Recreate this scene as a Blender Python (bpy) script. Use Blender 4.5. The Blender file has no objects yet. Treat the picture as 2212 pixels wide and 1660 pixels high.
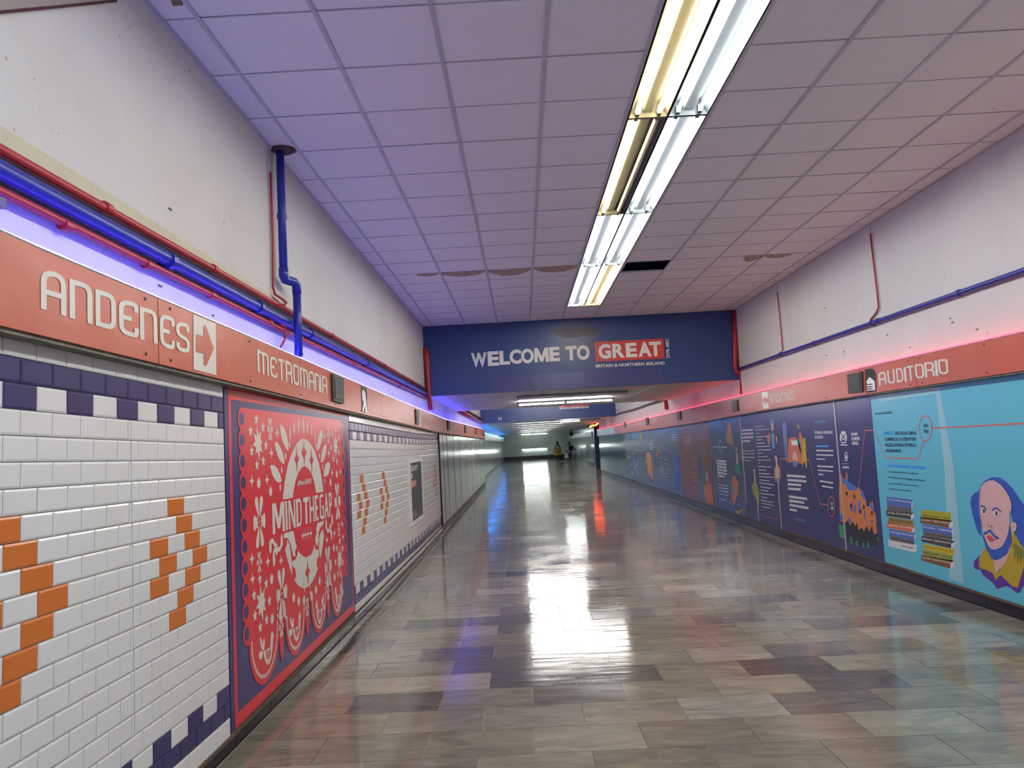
import bpy, bmesh, math, random
import numpy as np
from mathutils import Vector, Matrix
random.seed(7)
SC = bpy.context.scene
COL = SC.collection
H0 = 1.70                       # height of the camera above the far floor

# ---------------------------------------------------------------- camera
FPX = 1653.45
YAW, PITCH, ROLL = -0.0098, 0.0789, -0.0524
_cy, _sy, _cp, _sp, _cr, _sr = math.cos(YAW), math.sin(YAW), math.cos(PITCH), math.sin(PITCH), math.cos(ROLL), math.sin(ROLL)
FWD = Vector((_sy*_cp, _cy*_cp, _sp))
_r = Vector((_cy, -_sy, 0)); _u = _r.cross(FWD)
RGT = _cr*_r + _sr*_u
UPV = -_sr*_r + _cr*_u
cam = bpy.data.cameras.new('camera'); camo = bpy.data.objects.new('camera', cam); COL.objects.link(camo)
cam.sensor_fit = 'HORIZONTAL'; cam.sensor_width = 36.0; cam.lens = FPX/2212*36.0
cam.clip_start = 0.02; cam.clip_end = 300
camo.matrix_world = Matrix(((RGT.x, UPV.x, -FWD.x, 0), (RGT.y, UPV.y, -FWD.y, 0), (RGT.z, UPV.z, -FWD.z, H0), (0, 0, 0, 1)))
SC.camera = camo

# ---------------------------------------------------------------- world, exposure, lamp levels
w = bpy.data.worlds.new('world'); SC.world = w; w.use_nodes = True
w.node_tree.nodes['Background'].inputs[0].default_value = (.6, .65, .8, 1)
w.node_tree.nodes['Background'].inputs[1].default_value = 0.03
vs = SC.view_settings
vs.view_transform = 'Standard'; vs.look = 'None'; vs.exposure = 0.14; vs.gamma = 1.0
try: vs.use_curve_mapping = False
except Exception: pass
L_COOL = ((.84, .93, 1.0), 50.0)
L_WARM = ((1.0, .76, .34), 40.0)
L_FAR = ((.92, 1.0, .96), 85.0)
L_LOW = ((1.0, 1.0, .96), 110.0)
L_SLOT = ((.90, 1.0, .96), 300.0)
L_BAY = ((1.0, .98, .90), 190.0)
L_BLUE = ((.09, .07, 1.0), 60.0)
L_RED = ((1.0, .02, .045), 10.0)

def pix(u, v, ax, val):
    "the point where the sight line through a photo pixel meets a plane of the building"
    d = FWD + RGT*((u-1106)/FPX) - UPV*((v-830)/FPX)
    p = d*(((val-H0) if ax == 2 else val)/d[ax])
    return Vector((p.x, p.y, p.z+H0))

# ---------------------------------------------------------------- profile along the corridor
def lerp(x, xs, ys): return float(np.interp(x, xs, ys))
def GZ(y): return lerp(y, [-6, 0, 2.5, 4.4, 7.7, 10, 12.5, 90], [.05, .035, 0, -.033, -.078, -.105, -.13, -.12])
def FZ(y): return H0 + lerp(y, [-6, 0, 2.5, 4.4, 6.6, 9, 12, 20, 40, 90], [-1.58, -1.59, -1.62, -1.648, -1.68, -1.71, -1.72, -1.71, -1.70, -1.70])
XL, XR = -1.77, 4.11
ZC = H0 + 2.301                 # main ceiling
ZS = H0 + 0.985                 # low soffit
YB1, YB1e = 14.30, 20.95        # first low bay
YB2, YEND = 33.3, 80.0

# ---------------------------------------------------------------- materials
def mat(name, col, rough=.5, metal=0., emit=None, strength=0, noise=None, bump=None, spec=None, objcol=False, coat=0):
    m = bpy.data.materials.new(name); m.use_nodes = True
    nt = m.node_tree; b = nt.nodes['Principled BSDF']
    b.inputs['Base Color'].default_value = (*col, 1); b.inputs['Roughness'].default_value = rough
    b.inputs['Metallic'].default_value = metal
    if spec is not None: b.inputs['Specular IOR Level'].default_value = spec
    if coat: b.inputs['Coat Weight'].default_value = coat; b.inputs['Coat Roughness'].default_value = .08
    if emit: b.inputs['Emission Color'].default_value = (*emit, 1); b.inputs['Emission Strength'].default_value = strength
    src = None
    if noise or bump:
        geo = nt.nodes.new('ShaderNodeNewGeometry')
    if noise:      # (scale, amount, second colour, stretch)
        sc, amt, c2 = noise[:3]; st = noise[3] if len(noise) > 3 else (1, 1, 1)
        mp = nt.nodes.new('ShaderNodeMapping'); mp.inputs['Scale'].default_value = st
        nt.links.new(geo.outputs['Position'], mp.inputs['Vector'])
        n = nt.nodes.new('ShaderNodeTexNoise'); n.inputs['Scale'].default_value = sc; n.inputs['Detail'].default_value = 6; n.inputs['Roughness'].default_value = .6
        nt.links.new(mp.outputs[0], n.inputs['Vector'])
        r = nt.nodes.new('ShaderNodeMapRange'); r.inputs[1].default_value = .4; r.inputs[2].default_value = .7; r.inputs[4].default_value = amt
        nt.links.new(n.outputs['Fac'], r.inputs[0])
        mx = nt.nodes.new('ShaderNodeMix'); mx.data_type = 'RGBA'
        mx.inputs[6].default_value = (*col, 1); mx.inputs[7].default_value = (*c2, 1)
        nt.links.new(r.outputs[0], mx.inputs[0]); nt.links.new(mx.outputs[2], b.inputs['Base Color'])
    if bump:       # (scale, strength, distance)
        n2 = nt.nodes.new('ShaderNodeTexNoise'); n2.inputs['Scale'].default_value = bump[0]; n2.inputs['Detail'].default_value = 4
        mp2 = nt.nodes.new('ShaderNodeMapping'); mp2.inputs['Scale'].default_value = bump[3] if len(bump) > 3 else (1, 1, 1)
        nt.links.new(geo.outputs['Position'], mp2.inputs['Vector']); nt.links.new(mp2.outputs[0], n2.inputs['Vector'])
        bp = nt.nodes.new('ShaderNodeBump'); bp.inputs['Strength'].default_value = bump[1]; bp.inputs['Distance'].default_value = bump[2]
        nt.links.new(n2.outputs['Fac'], bp.inputs['Height']); nt.links.new(bp.outputs[0], b.inputs['Normal'])
    return m

def srgb(r, g, b):
    f = lambda c: (c/255/12.92) if c/255 <= .04045 else ((c/255+.055)/1.055)**2.4
    return (f(r), f(g), f(b))

M = {}
M['plaster'] = mat('painted_plaster', (.64, .63, .64), .75, noise=(1.3, .35, (.52, .50, .47)), bump=(9, .25, .02))
def specks(m):
    nt = m.node_tree; b = nt.nodes['Principled BSDF']; src = b.inputs['Base Color'].links[0].from_socket; N = nt.nodes.new; K = nt.links.new
    g = N('ShaderNodeNewGeometry'); n = N('ShaderNodeTexNoise'); n.inputs['Scale'].default_value = 42; n.inputs['Detail'].default_value = 2; K(g.outputs['Position'], n.inputs['Vector'])
    n2 = N('ShaderNodeTexNoise'); n2.inputs['Scale'].default_value = 1.7; n2.inputs['Detail'].default_value = 3; K(g.outputs['Position'], n2.inputs['Vector'])
    r = N('ShaderNodeMapRange'); r.inputs[1].default_value = .71; r.inputs[2].default_value = .75; K(n.outputs['Fac'], r.inputs[0])
    r2 = N('ShaderNodeMapRange'); r2.inputs[1].default_value = .50; r2.inputs[2].default_value = .62; K(n2.outputs['Fac'], r2.inputs[0])
    x = N('ShaderNodeMath'); x.operation = 'MULTIPLY'; K(r.outputs[0], x.inputs[0]); K(r2.outputs[0], x.inputs[1])
    mx = N('ShaderNodeMix'); mx.data_type = 'RGBA'; mx.inputs[7].default_value = (.17, .14, .12, 1); K(x.outputs[0], mx.inputs[0]); K(src, mx.inputs[6]); K(mx.outputs[2], b.inputs['Base Color'])
specks(M['plaster'])
M['ceil_tile'] = mat('mineral_ceiling_tile', (.82, .80, .80), .85, noise=(3, .25, (.77, .75, .75)), bump=(160, .15, .002))
M['grid'] = mat('painted_grid_bar', (.52, .51, .54), .5)
M['plenum'] = mat('dark_plenum', (.16, .26, .36), .9)
M['stain'] = mat('water_stain', (.36, .25, .18), .9, noise=(14, .8, (.55, .45, .40)))
M['soffit'] = mat('soffit_board', (.74, .72, .70), .5, noise=(2, .3, (.66, .64, .62)))
M['tube_s'] = mat('recessed_far_tube', (1, 1, 1), .4, emit=L_SLOT[0], strength=L_SLOT[1])
M['tube_l'] = mat('low_bay_tube', (1, 1, 1), .4, emit=L_LOW[0], strength=L_LOW[1])
M['tube_b'] = mat('bay_tube', (1, 1, 1), .4, emit=L_BAY[0], strength=L_BAY[1])
M['joint'] = mat('grout', (.33, .32, .27), .6)
M['skirt'] = mat('black_skirting_stone', (.012, .012, .016), .25, noise=(6, .5, (.03, .028, .03)))
M['ledge'] = mat('worn_wooden_ledge', (.13, .085, .055), .7, noise=(12, .8, (.05, .035, .025)))
M['lip'] = mat('grimy_metal_lip', (.12, .12, .10), .6, metal=.2, noise=(15, .8, (.30, .27, .20)))
M['band'] = mat('orange_sign_sheet', (.54, .115, .060), .38, noise=(1.1, .35, (.42, .115, .075)), bump=(2.2, .5, .03))
M['board'] = mat('backing_board', (.20, .19, .17), .7)
M['w_tile'] = mat('white_glazed_tile', (.70, .70, .70), .26, noise=(2.2, .35, (.64, .63, .61)))
M['n_tile'] = mat('navy_glazed_tile', (.040, .035, .125), .30, noise=(5, .5, (.05, .05, .14)))
M['o_tile'] = mat('orange_glazed_tile', (.60, .165, .03), .30)
M['beam'] = mat('blue_vinyl_sheet', (.030, .062, .21), .33, noise=(1.1, .5, (.045, .085, .24)), bump=(2.5, .35, .02))
M['white'] = mat('white_print', (.80, .80, .78), .4)
M['offwhite'] = mat('off_white_vinyl', (.66, .63, .57), .45)
M['redp'] = mat('red_print', (.68, .035, .045), .35)
M['navyp'] = mat('navy_print', (.045, .038, .15), .35)
M['grey_lam'] = mat('polished_grey_laminate', (.42, .47, .45), .16, noise=(.7, .5, (.50, .53, .50), (1, 1, .2)), bump=(1.2, .35, .01, (1, 1, .15)), spec=.8)
M['light_lam'] = mat('brushed_light_panel', (.42, .44, .42), .3, metal=.35)
M['farwall'] = mat('grey_green_wall_panel', (.42, .48, .44), .3, noise=(.8, .4, (.20, .23, .21)))
M['galv'] = mat('reflector_metal', (.22, .23, .23), .35, metal=.6, noise=(8, .3, (.16, .17, .17)))
M['darkmetal'] = mat('dark_metal', (.05, .05, .05), .5, metal=.5)
M['plate'] = mat('dark_grey_cover_plate', (.045, .047, .042), .5, noise=(20, .4, (.06, .06, .05)))
M['tube_c'] = mat('cool_tube', (1, 1, 1), .4, emit=L_COOL[0], strength=L_COOL[1])
M['tube_w'] = mat('warm_tube', (1, 1, 1), .4, emit=L_WARM[0], strength=L_WARM[1])
M['tube_f'] = mat('far_tube', (1, 1, 1), .4, emit=L_FAR[0], strength=L_FAR[1])
M['tube_off'] = mat('unlit_tube', (.75, .74, .70), .25)
M['led_b'] = mat('blue_led', (.1, .1, .8), .4, emit=L_BLUE[0], strength=L_BLUE[1])
M['led_r'] = mat('red_led', (.8, .1, .1), .4, emit=L_RED[0], strength=L_RED[1])
M['pipe_r'] = mat('red_paint', (.40, .022, .035), .4)
M['pipe_b'] = mat('blue_paint', (.018, .028, .28), .35)
M['seal'] = mat('brown_sealant', (.10, .06, .05), .8)
M['steel'] = mat('silver_metal_strip', (.55, .53, .48), .4, metal=.4)
M['black'] = mat('black', (.012, .012, .014), .5)

def stone(name, use_attr):
    m = bpy.data.materials.new(name); m.use_nodes = True
    nt = m.node_tree; b = nt.nodes['Principled BSDF']; N = nt.nodes.new; K = nt.links.new
    geo = N('ShaderNodeNewGeometry')
    if use_attr:
        a = N('ShaderNodeAttribute'); a.attribute_name = 'tone'; base = a.outputs['Color']; off = a.outputs['Vector']
    else:
        a = N('ShaderNodeObjectInfo'); base = a.outputs['Color']; off = a.outputs['Color']
    # each slab has its own veining: shift the texture by the slab's tone
    sc = N('ShaderNodeVectorMath'); sc.operation = 'SCALE'; sc.inputs[3].default_value = 370; K(off, sc.inputs[0])
    ad = N('ShaderNodeVectorMath'); ad.operation = 'ADD'; K(geo.outputs['Position'], ad.inputs[0]); K(sc.outputs[0], ad.inputs[1])
    mp = N('ShaderNodeMapping'); mp.inputs['Scale'].default_value = (1, 3.2, 1); mp.inputs['Rotation'].default_value = (0, 0, .35); K(ad.outputs[0], mp.inputs['Vector'])
    n = N('ShaderNodeTexNoise'); n.inputs['Scale'].default_value = 2.6; n.inputs['Detail'].default_value = 8; n.inputs['Roughness'].default_value = .62; n.inputs['Distortion'].default_value = .9
    K(mp.outputs[0], n.inputs['Vector'])
    r = N('ShaderNodeMapRange'); r.inputs[1].default_value = .3; r.inputs[2].default_value = .72; r.inputs[3].default_value = .72; r.inputs[4].default_value = 1.35; K(n.outputs['Fac'], r.inputs[0])
    mul = N('ShaderNodeVectorMath'); mul.operation = 'SCALE'; K(base, mul.inputs[0]); K(r.outputs[0], mul.inputs[3])
    # thin pale veins
    w2 = N('ShaderNodeTexNoise'); w2.inputs['Scale'].default_value = 1.3; w2.inputs['Detail'].default_value = 3; w2.inputs['Distortion'].default_value = 1.5; K(mp.outputs[0], w2.inputs['Vector'])
    s1 = N('ShaderNodeMath'); s1.operation = 'SUBTRACT'; s1.inputs[1].default_value = .5; K(w2.outputs['Fac'], s1.inputs[0])
    s2 = N('ShaderNodeMath'); s2.operation = 'ABSOLUTE'; K(s1.outputs[0], s2.inputs[0])
    s3 = N('ShaderNodeMapRange'); s3.inputs[1].default_value = 0; s3.inputs[2].default_value = .006; s3.inputs[3].default_value = .35; s3.inputs[4].default_value = 0; K(s2.outputs[0], s3.inputs[0])
    n5 = N('ShaderNodeTexNoise'); n5.inputs['Scale'].default_value = .9; K(ad.outputs[0], n5.inputs['Vector'])
    s4 = N('ShaderNodeMapRange'); s4.inputs[1].default_value = .52; s4.inputs[2].default_value = .62; K(n5.outputs['Fac'], s4.inputs[0])
    s5 = N('ShaderNodeMath'); s5.operation = 'MULTIPLY'; K(s3.outputs[0], s5.inputs[0]); K(s4.outputs[0], s5.inputs[1])
    mx = N('ShaderNodeMix'); mx.data_type = 'RGBA'; mx.inputs[7].default_value = (.42, .38, .31, 1); K(mul.outputs[0], mx.inputs[6]); K(s5.outputs[0], mx.inputs[0])
    K(mx.outputs[2], b.inputs['Base Color'])
    # worn polish
    n3 = N('ShaderNodeTexNoise'); n3.inputs['Scale'].default_value = 1.1; n3.inputs['Detail'].default_value = 5; K(geo.outputs['Position'], n3.inputs['Vector'])
    r3 = N('ShaderNodeMapRange'); r3.inputs[1].default_value = .35; r3.inputs[2].default_value = .7; r3.inputs[3].default_value = .06; r3.inputs[4].default_value = .19; K(n3.outputs['Fac'], r3.inputs[0])
    K(r3.outputs[0], b.inputs['Roughness'])
    n4 = N('ShaderNodeTexNoise'); n4.inputs['Scale'].default_value = 3.0; n4.inputs['Detail'].default_value = 3; mp4 = N('ShaderNodeMapping'); mp4.inputs['Scale'].default_value = (.55, 3.6, 1); K(geo.outputs['Position'], mp4.inputs['Vector']); K(mp4.outputs[0], n4.inputs['Vector'])
    bp = N('ShaderNodeBump'); bp.inputs['Strength'].default_value = .16; bp.inputs['Distance'].default_value = .012; K(n4.outputs['Fac'], bp.inputs['Height']); K(bp.outputs[0], b.inputs['Normal'])
    b.inputs['Specular IOR Level'].default_value = .75
    return m
M['stone'] = stone('polished_stone_slab', False)
M['stone_far'] = stone('polished_stone_slabs', True)

# ---------------------------------------------------------------- mesh helpers
class MB:
    def __init__(s): s.v = []; s.f = []; s.m = []; s.mats = []
    def mi(s, m):
        m = M[m] if isinstance(m, str) else m
        if m not in s.mats: s.mats.append(m)
        return s.mats.index(m)
    def add(s, vs, fs, m):
        k = len(s.v); i = s.mi(m); s.v += [tuple(v) for v in vs]
        for f in fs: s.f.append(tuple(a+k for a in f)); s.m.append(i)
        return s
    def box(s, a, b, m):
        x0, y0, z0 = a; x1, y1, z1 = b
        vs = [(x0,y0,z0),(x1,y0,z0),(x1,y1,z0),(x0,y1,z0),(x0,y0,z1),(x1,y0,z1),(x1,y1,z1),(x0,y1,z1)]
        return s.add(vs, [(0,3,2,1),(4,5,6,7),(0,1,5,4),(1,2,6,5),(2,3,7,6),(3,0,4,7)], m)
    def prism(s, ys, sec, m, cap=True):
        "sec(y) gives the closed cross-section [(x,z)...] at each y"
        k = None; rings = [sec(y) for y in ys]; n = len(rings[0]); vs = []; fs = []
        for y, r in zip(ys, rings): vs += [(x, y, z) for x, z in r]
        for i in range(len(ys)-1):
            for j in range(n):
                a = i*n+j; b = i*n+(j+1) % n
                fs.append((a, b, b+n, a+n))
        if cap: fs.append(tuple(range(n))[::-1]); fs.append(tuple((len(ys)-1)*n+j for j in range(n)))
        return s.add(vs, fs, m)
    def tube(s, pts, r, m, seg=10, cap=True):
        pts = [Vector(p) for p in pts]; vs = []; fs = []; up = None
        for i, p in enumerate(pts):
            t = (pts[min(i+1, len(pts)-1)] - pts[max(i-1, 0)]).normalized()
            if up is None: up = t.orthogonal().normalized()
            else: up = (up - t*up.dot(t)).normalized()
            sd = t.cross(up); rr = r[i] if isinstance(r, (list, tuple)) else r
            for j in range(seg):
                a = 2*math.pi*j/seg; vs.append(p + (up*math.cos(a) + sd*math.sin(a))*rr)
        for i in range(len(pts)-1):
            for j in range(seg):
                a = i*seg+j; b = i*seg+(j+1) % seg; fs.append((a, b, b+seg, a+seg))
        if cap: fs.append(tuple(range(seg))[::-1]); fs.append(tuple((len(pts)-1)*seg+j for j in range(seg)))
        return s.add(vs, fs, m)
    def mesh(s, name, smooth=False):
        me = bpy.data.meshes.new(name); me.from_pydata(s.v, [], s.f)
        for m in s.mats: me.materials.append(m)
        if s.m: me.polygons.foreach_set('material_index', s.m)
        if smooth: me.polygons.foreach_set('use_smooth', [True]*len(me.polygons))
        me.update(); return me
    def build(s, name, parent=None, smooth=False, fix=True):
        me = s.mesh(name, smooth)
        if fix:
            bm = bmesh.new(); bm.from_mesh(me); bmesh.ops.recalc_face_normals(bm, faces=bm.faces); bm.to_mesh(me); bm.free()
        return link(name, me, parent)
def link(name, me, parent=None, loc=None, scale=None):
    o = bpy.data.objects.new(name, me); COL.objects.link(o)
    if loc: o.location = loc
    if scale: o.scale = scale
    if parent: child(o, parent)
    return o
PLOC = {}
def child(o, parent):
    o.parent = parent
    o.matrix_parent_inverse = Matrix.Translation(-Vector(PLOC.get(parent.name, (0, 0, 0))))
def tag(o, label=None, cat=None, group=None, kind=None):
    if label: o['label'] = label
    if cat: o['category'] = cat
    if group: o['group'] = group
    if kind: o['kind'] = kind
    return o
def empty(name, loc, label, cat, group=None):
    o = bpy.data.objects.new(name, None); COL.objects.link(o); o.location = loc; o.empty_display_size = .1
    PLOC[o.name] = tuple(loc)
    return tag(o, label, cat, group)
def boxo(name, a, b, m, parent=None): return MB().box(a, b, m).build(name, parent)
def ysteps(a, b, marks=(-6, 0, 2.5, 4.4, 6.6, 7.7, 9, 10, 12, 12.5, 20, 40)):
    return [a] + [y for y in marks if a+.01 < y < b-.01] + [b]

# ================================================================= STRUCTURE
# floor: bed of light grout, slabs laid in running bond across the corridor
YS = -5.0
fl = MB(); fl.prism(ysteps(YS, YEND+.2), lambda y: [(-2.3, FZ(y)-.15), (5.6, FZ(y)-.15), (5.6, FZ(y)-.006), (-2.3, FZ(y)-.006)], 'joint')
floor = tag(fl.build('floor'), kind='structure')
WARM = [tuple(a*s_ for a, s_ in zip(c, (1.24,1.25,1.17))) for c in [(.190,.170,.135), (.205,.185,.150), (.170,.155,.125), (.215,.200,.165), (.180,.168,.145), (.160,.150,.125)]]
DARK = [tuple(a*1.45 for a in c) for c in [(.080,.074,.068), (.095,.085,.078), (.110,.100,.092), (.070,.068,.068)]]
PALE = [tuple(a*1.15 for a in c) for c in [(.285,.255,.205), (.270,.250,.210)]]
def tone(rr, x=None, y=None):
    q = rr.random(); dk = .13 if y is not None and 5.0 < y < 9.0 else .045
    c = rr.choice(DARK) if q < dk else rr.choice(PALE) if q > .965 else rr.choice(WARM)
    j = rr.uniform(.90, 1.10)
    return tuple(a*j*rr.uniform(.98, 1.02) for a in c)
# slabs the photograph shows clearly dark or clearly pale, by a point on each
MARK_D = [(1720,1390),(1830,1335),(1770,1480),(1735,1525),(1420,1450),(1700,1280),(1700,1190),(1590,1325),(1320,1330),(840,1530),(1200,1460),(1080,1440),(1130,1410),(1240,1465),(730,1490),(2085,1312),(960,1350),(1110,1320),(1640,1230),(1800,1230),(920,1420),(1500,1420)]
MARK_P = [(1870,1365),(1640,1405),(2150,1385),(850,1480),(920,1490),(2180,1320),(1580,1270)]
md = [pix(u, v, 2, .03) for u, v in MARK_D]; mp_ = [pix(u, v, 2, .03) for u, v in MARK_P]
PIT = .396; Y0R = 4.215 - PIT*3
rr = random.Random(11); far = MB(); far_t = []; n_t = 0
xe0, xe1 = XL+.04, XR-.05
j = 0
rows = []
y = Y0R
while y > YS: y -= PIT
k0 = round((y-Y0R)/PIT)
ri = k0
while True:
    ya = Y0R + ri*PIT; yb = ya+PIT
    if ya > YEND+.1: break
    wide = ya > 33
    xa, xb = (-2.05, 4.9) if wide else (xe0, xe1)
    off = -.022 if ri % 2 == 1 else .28
    n0 = math.floor((xa-off)/.602)
    q = n0
    while True:
        x0 = max(off+q*.602, xa); x1 = min(off+(q+1)*.602, xb); q += 1
        if x0 >= xb-.02: break
        if x1-x0 < .03: continue
        g = .0024
        A, B = (x0+g, ya+g), (x1-g, yb-g)
        c = tone(rr, (x0+x1)/2, ya)
        for p in md:
            if x0 < p.x < x1 and ya < p.y < yb: c = rr.choice(DARK)
        for p in mp_:
            if x0 < p.x < x1 and ya < p.y < yb: c = rr.choice(PALE)
        tx, ty = rr.gauss(0, .0007), rr.gauss(0, .0007)
        zc = FZ((ya+yb)/2); sl = (FZ(yb)-FZ(ya))/PIT
        def Z(x, yy): return zc + sl*(yy-(ya+yb)/2) + tx*(x-(x0+x1)/2) + ty*(yy-(ya+yb)/2)
        top = [(A[0],A[1]), (B[0],A[1]), (B[0],B[1]), (A[0],B[1])]
        near = 3.0 < ya < 15.3 and n_t < 300
        if near:
            n_t += 1
            cx, cyy = (x0+x1)/2, (ya+yb)/2
            mb = MB(); mb.add([(x-cx, yy-cyy, Z(x,yy)-zc) for x, yy in top]+[(x-cx, yy-cyy, Z(x,yy)-zc-.02) for x, yy in top],
                 [(0,1,2,3),(4,7,6,5),(0,4,5,1),(1,5,6,2),(2,6,7,3),(3,7,4,0)], 'stone')
            o = link('floor_slab', mb.mesh('floor_slab'), floor, (cx, cyy, zc)); o.color = (*c, 1)
        else:
            far.add([(x, yy, Z(x, yy)) for x, yy in top]+[(x, yy, Z(x, yy)-.012) for x, yy in top], [(0,1,2,3),(0,4,5,1),(1,5,6,2),(2,6,7,3),(3,7,4,0)], 'stone_far'); far_t += [c]*5
    ri += 1
fo = far.build('floor_slabs', floor, fix=False); fo['kind'] = 'stuff'
ca = fo.data.attributes.new('tone', 'FLOAT_COLOR', 'FACE')
ca.data.foreach_set('color', [a for c in far_t for a in (*c, 1)])

# walls
boxo('wall_left', (-2.4, YS, -.2), (XL, 34.0, ZC+.4), 'plaster')['kind'] = 'structure'
o = boxo('wall_left', (-2.4, 34.0, -.2), (-2.05, YEND+.3, ZC+.4), 'grey_lam'); o['kind'] = 'structure'; WLF = o
o = boxo('wall_right', (XR, YS, -.2), (XR+.7, 40.9, ZC+.4), 'plaster'); o['kind'] = 'structure'
o = boxo('wall_right', (4.9, 52.3, -.2), (5.4, YEND+.3, ZC+.4), 'grey_lam'); o['kind'] = 'structure'
o = boxo('wall_right', (5.5, 40.9, -.2), (5.7, 52.3, ZC+.4), 'plaster'); o['kind'] = 'structure'
o = boxo('wall_back', (-2.4, YS-.2, -.2), (5.7, YS, ZC+.4), 'plaster'); o['kind'] = 'structure'  # unseen wall added across the corridor to keep the light in
o = boxo('wall_front', (-2.4, YEND, -.2), (5.7, YEND+.3, ZC+.4), 'farwall'); o['kind'] = 'structure'
boxo('baseboard_left', (-2.05, 34.0, 0), (-2.02, YEND, .14), 'skirt')['kind'] = 'structure'
boxo('baseboard_right', (4.87, 52.3, 0), (4.9, YEND, .14), 'skirt')['kind'] = 'structure'
boxo('baseboard_front', (-2.05, YEND-.05, 0), (4.9, YEND, .42), 'skirt')['kind'] = 'structure'

# ceilings
ceil = boxo('ceiling', (XL-.3, YS, ZC+.20), (XR+.3, YB1, ZC+.35), 'plenum'); ceil['kind'] = 'structure'
S = .61; CX0 = -1.576; CY0 = 3.813
xs = [XL+.004] + [CX0+i*S for i in range(10)] + [XR-.004]
ks = list(range(-14, 18)); ys_ = [CY0+k*S for k in ks]; ys_[-1] = YB1-.004
tile_cache = {}
def ceil_tile(x0, x1, y0, y1, tilt=0, m='ceil_tile'):
    key = (round(x1-x0, 3), round(y1-y0, 3), m)
    if key not in tile_cache:
        a, b = (x1-x0)/2-.006, (y1-y0)/2-.004
        mb = MB(); mb.add([(-a,-b,0),(a,-b,0),(a,b,0),(-a,b,0),(-a,-b,.016),(a,-b,.016),(a,b,.016),(-a,b,.016)], [(0,3,2,1),(4,5,6,7),(0,1,5,4),(1,2,6,5),(2,3,7,6),(3,0,4,7)], m)
        tile_cache[key] = mb.mesh('ceiling_tile')
    o = link('ceiling_tile', tile_cache[key], ceil, ((x0+x1)/2, (y0+y1)/2, ZC+.005+rr.uniform(-.0012, .0012)))
    if tilt: o.rotation_euler = (tilt, 0, 0)
    else: o.rotation_euler = (rr.gauss(0, .0012), rr.gauss(0, .0012), 0)
    return o
FX0, FX1 = CX0+4*S, CX0+5*S
FJ = [-3.9, -1.6, .72, 3.05, 5.37, 7.70, 10.0, 12.95]
for i in range(len(xs)-1):
    for j in range(len(ys_)-1):
        x0, x1, y0, y1 = xs[i], xs[i+1], ys_[j], ys_[j+1]
        if i == 5 and y0 < 12.9 and y0 > -4.2: continue
        if y1 < -.3 and not (i == 5): continue
        if i == 6 and abs(y0-(CY0+10*S)) < .01: continue           # the missing tile
        t = ceil_tile(x0, x1, y0, y1)
bk = MB(); bk.box((XL, YS, ZC+.004), (FX0, ys_[7]-.005, ZC+.02), 'ceil_tile'); bk.box((FX1, YS, ZC+.004), (XR, ys_[7]-.005, ZC+.02), 'ceil_tile')
bk.build('ceiling_board', ceil)
for x in xs[1:-1]:
    boxo('grid_bar', (x-.012, -.46, ZC-.002), (x+.012, YB1, ZC+.0035), 'grid', ceil)
for yy in ys_[8:-1]:
    mb = MB()
    mb.box((XL, yy-.004, ZC+.0005), (FX0, yy+.004, ZC+.003), 'grid'); mb.box((FX1, yy-.004, ZC+.0005), (XR, yy+.004, ZC+.003), 'grid')
    if yy > 12.9: mb.box((FX0, yy-.004, ZC+.0005), (FX1, yy+.004, ZC+.003), 'grid')
    mb.build('cross_bar', ceil)
boxo('edge_angle', (XL, -.46, ZC-.004), (XL+.022, YB1, ZC+.0), 'grid', ceil)
boxo('edge_angle', (XR-.022, -.46, ZC-.004), (XR, YB1, ZC+.0), 'grid', ceil)
# brown water stains on the sagging row
def stain(x0, x1, y0, dep, seed):
    r_ = random.Random(seed); n = 14; top = [(x0+(x1-x0)*i/n, y0+.012) for i in range(n+1)]
    bot = [(x0+(x1-x0)*i/n, y0+.012+dep*max(.02, math.sin(math.pi*i/n))**.6*r_.uniform(.86, 1.08)) for i in range(n+1)]
    mb = MB(); vs = [(x, yy, ZC+.0005) for x, yy in top]+[(x, yy, ZC-.012) for x, yy in bot]
    mb.add(vs, [(i, i+1, n+2+i, n+1+i) for i in range(n)], 'stain'); mb.build('water_stain', ceil, fix=False)
yS = CY0+10*S
for i, (a, b, d) in enumerate([(1, 2, .10), (2, 3, .24), (3, 4, .34), (4, 5, .30)]):
    stain(xs[i+1]+.02 if i else xs[1]+.3, xs[i+2]-.02, yS, d, i)
stain(xs[8]+.35, xs[9]-.01, yS, .28, 9); stain(xs[9]+.01, xs[9]+.35, yS, .16, 8)
# small sticker on the nearest left tile
# low bays
def soffit(y0, y1, x0, x1):
    o = boxo('ceiling', (x0, y0, ZS), (x1, y1, ZS+.25), 'soffit'); o['kind'] = 'structure'
    xx = x0+.7
    while xx < x1:
        boxo('cover_strip', (xx-.008, y0+.02, ZS-.003), (xx+.008, y1-.02, ZS), 'grid', o); xx += 1.22
    return o
sof1 = soffit(YB1+.12, YB1e, XL, XR)
o = boxo('ceiling', (XL-.3, YB1e, ZC), (XR+.3, YB2, ZC+.3), 'ceil_tile'); o['kind'] = 'structure'
o = boxo('wall_front', (XL, YB1e-.02, ZS+.25), (XR, YB1e, ZC), 'plaster'); o['kind'] = 'structure'
SLOTS = [36.5, 40.5, 45, 50, 56, 62, 68]
_e = [YB2+.12]+[v for s_ in SLOTS for v in (s_-.2, s_+.2)]+[YEND]
for a_, b_ in zip(_e[::2], _e[1::2]):
    o = boxo('ceiling', (-2.05, a_, ZS), (5.5, b_, ZS+.30), 'soffit'); o['kind'] = 'structure'
o = boxo('ceiling', (-2.05, YB2+.12, ZS+.30), (5.5, YEND, ZS+.36), 'soffit'); o['kind'] = 'structure'
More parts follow.
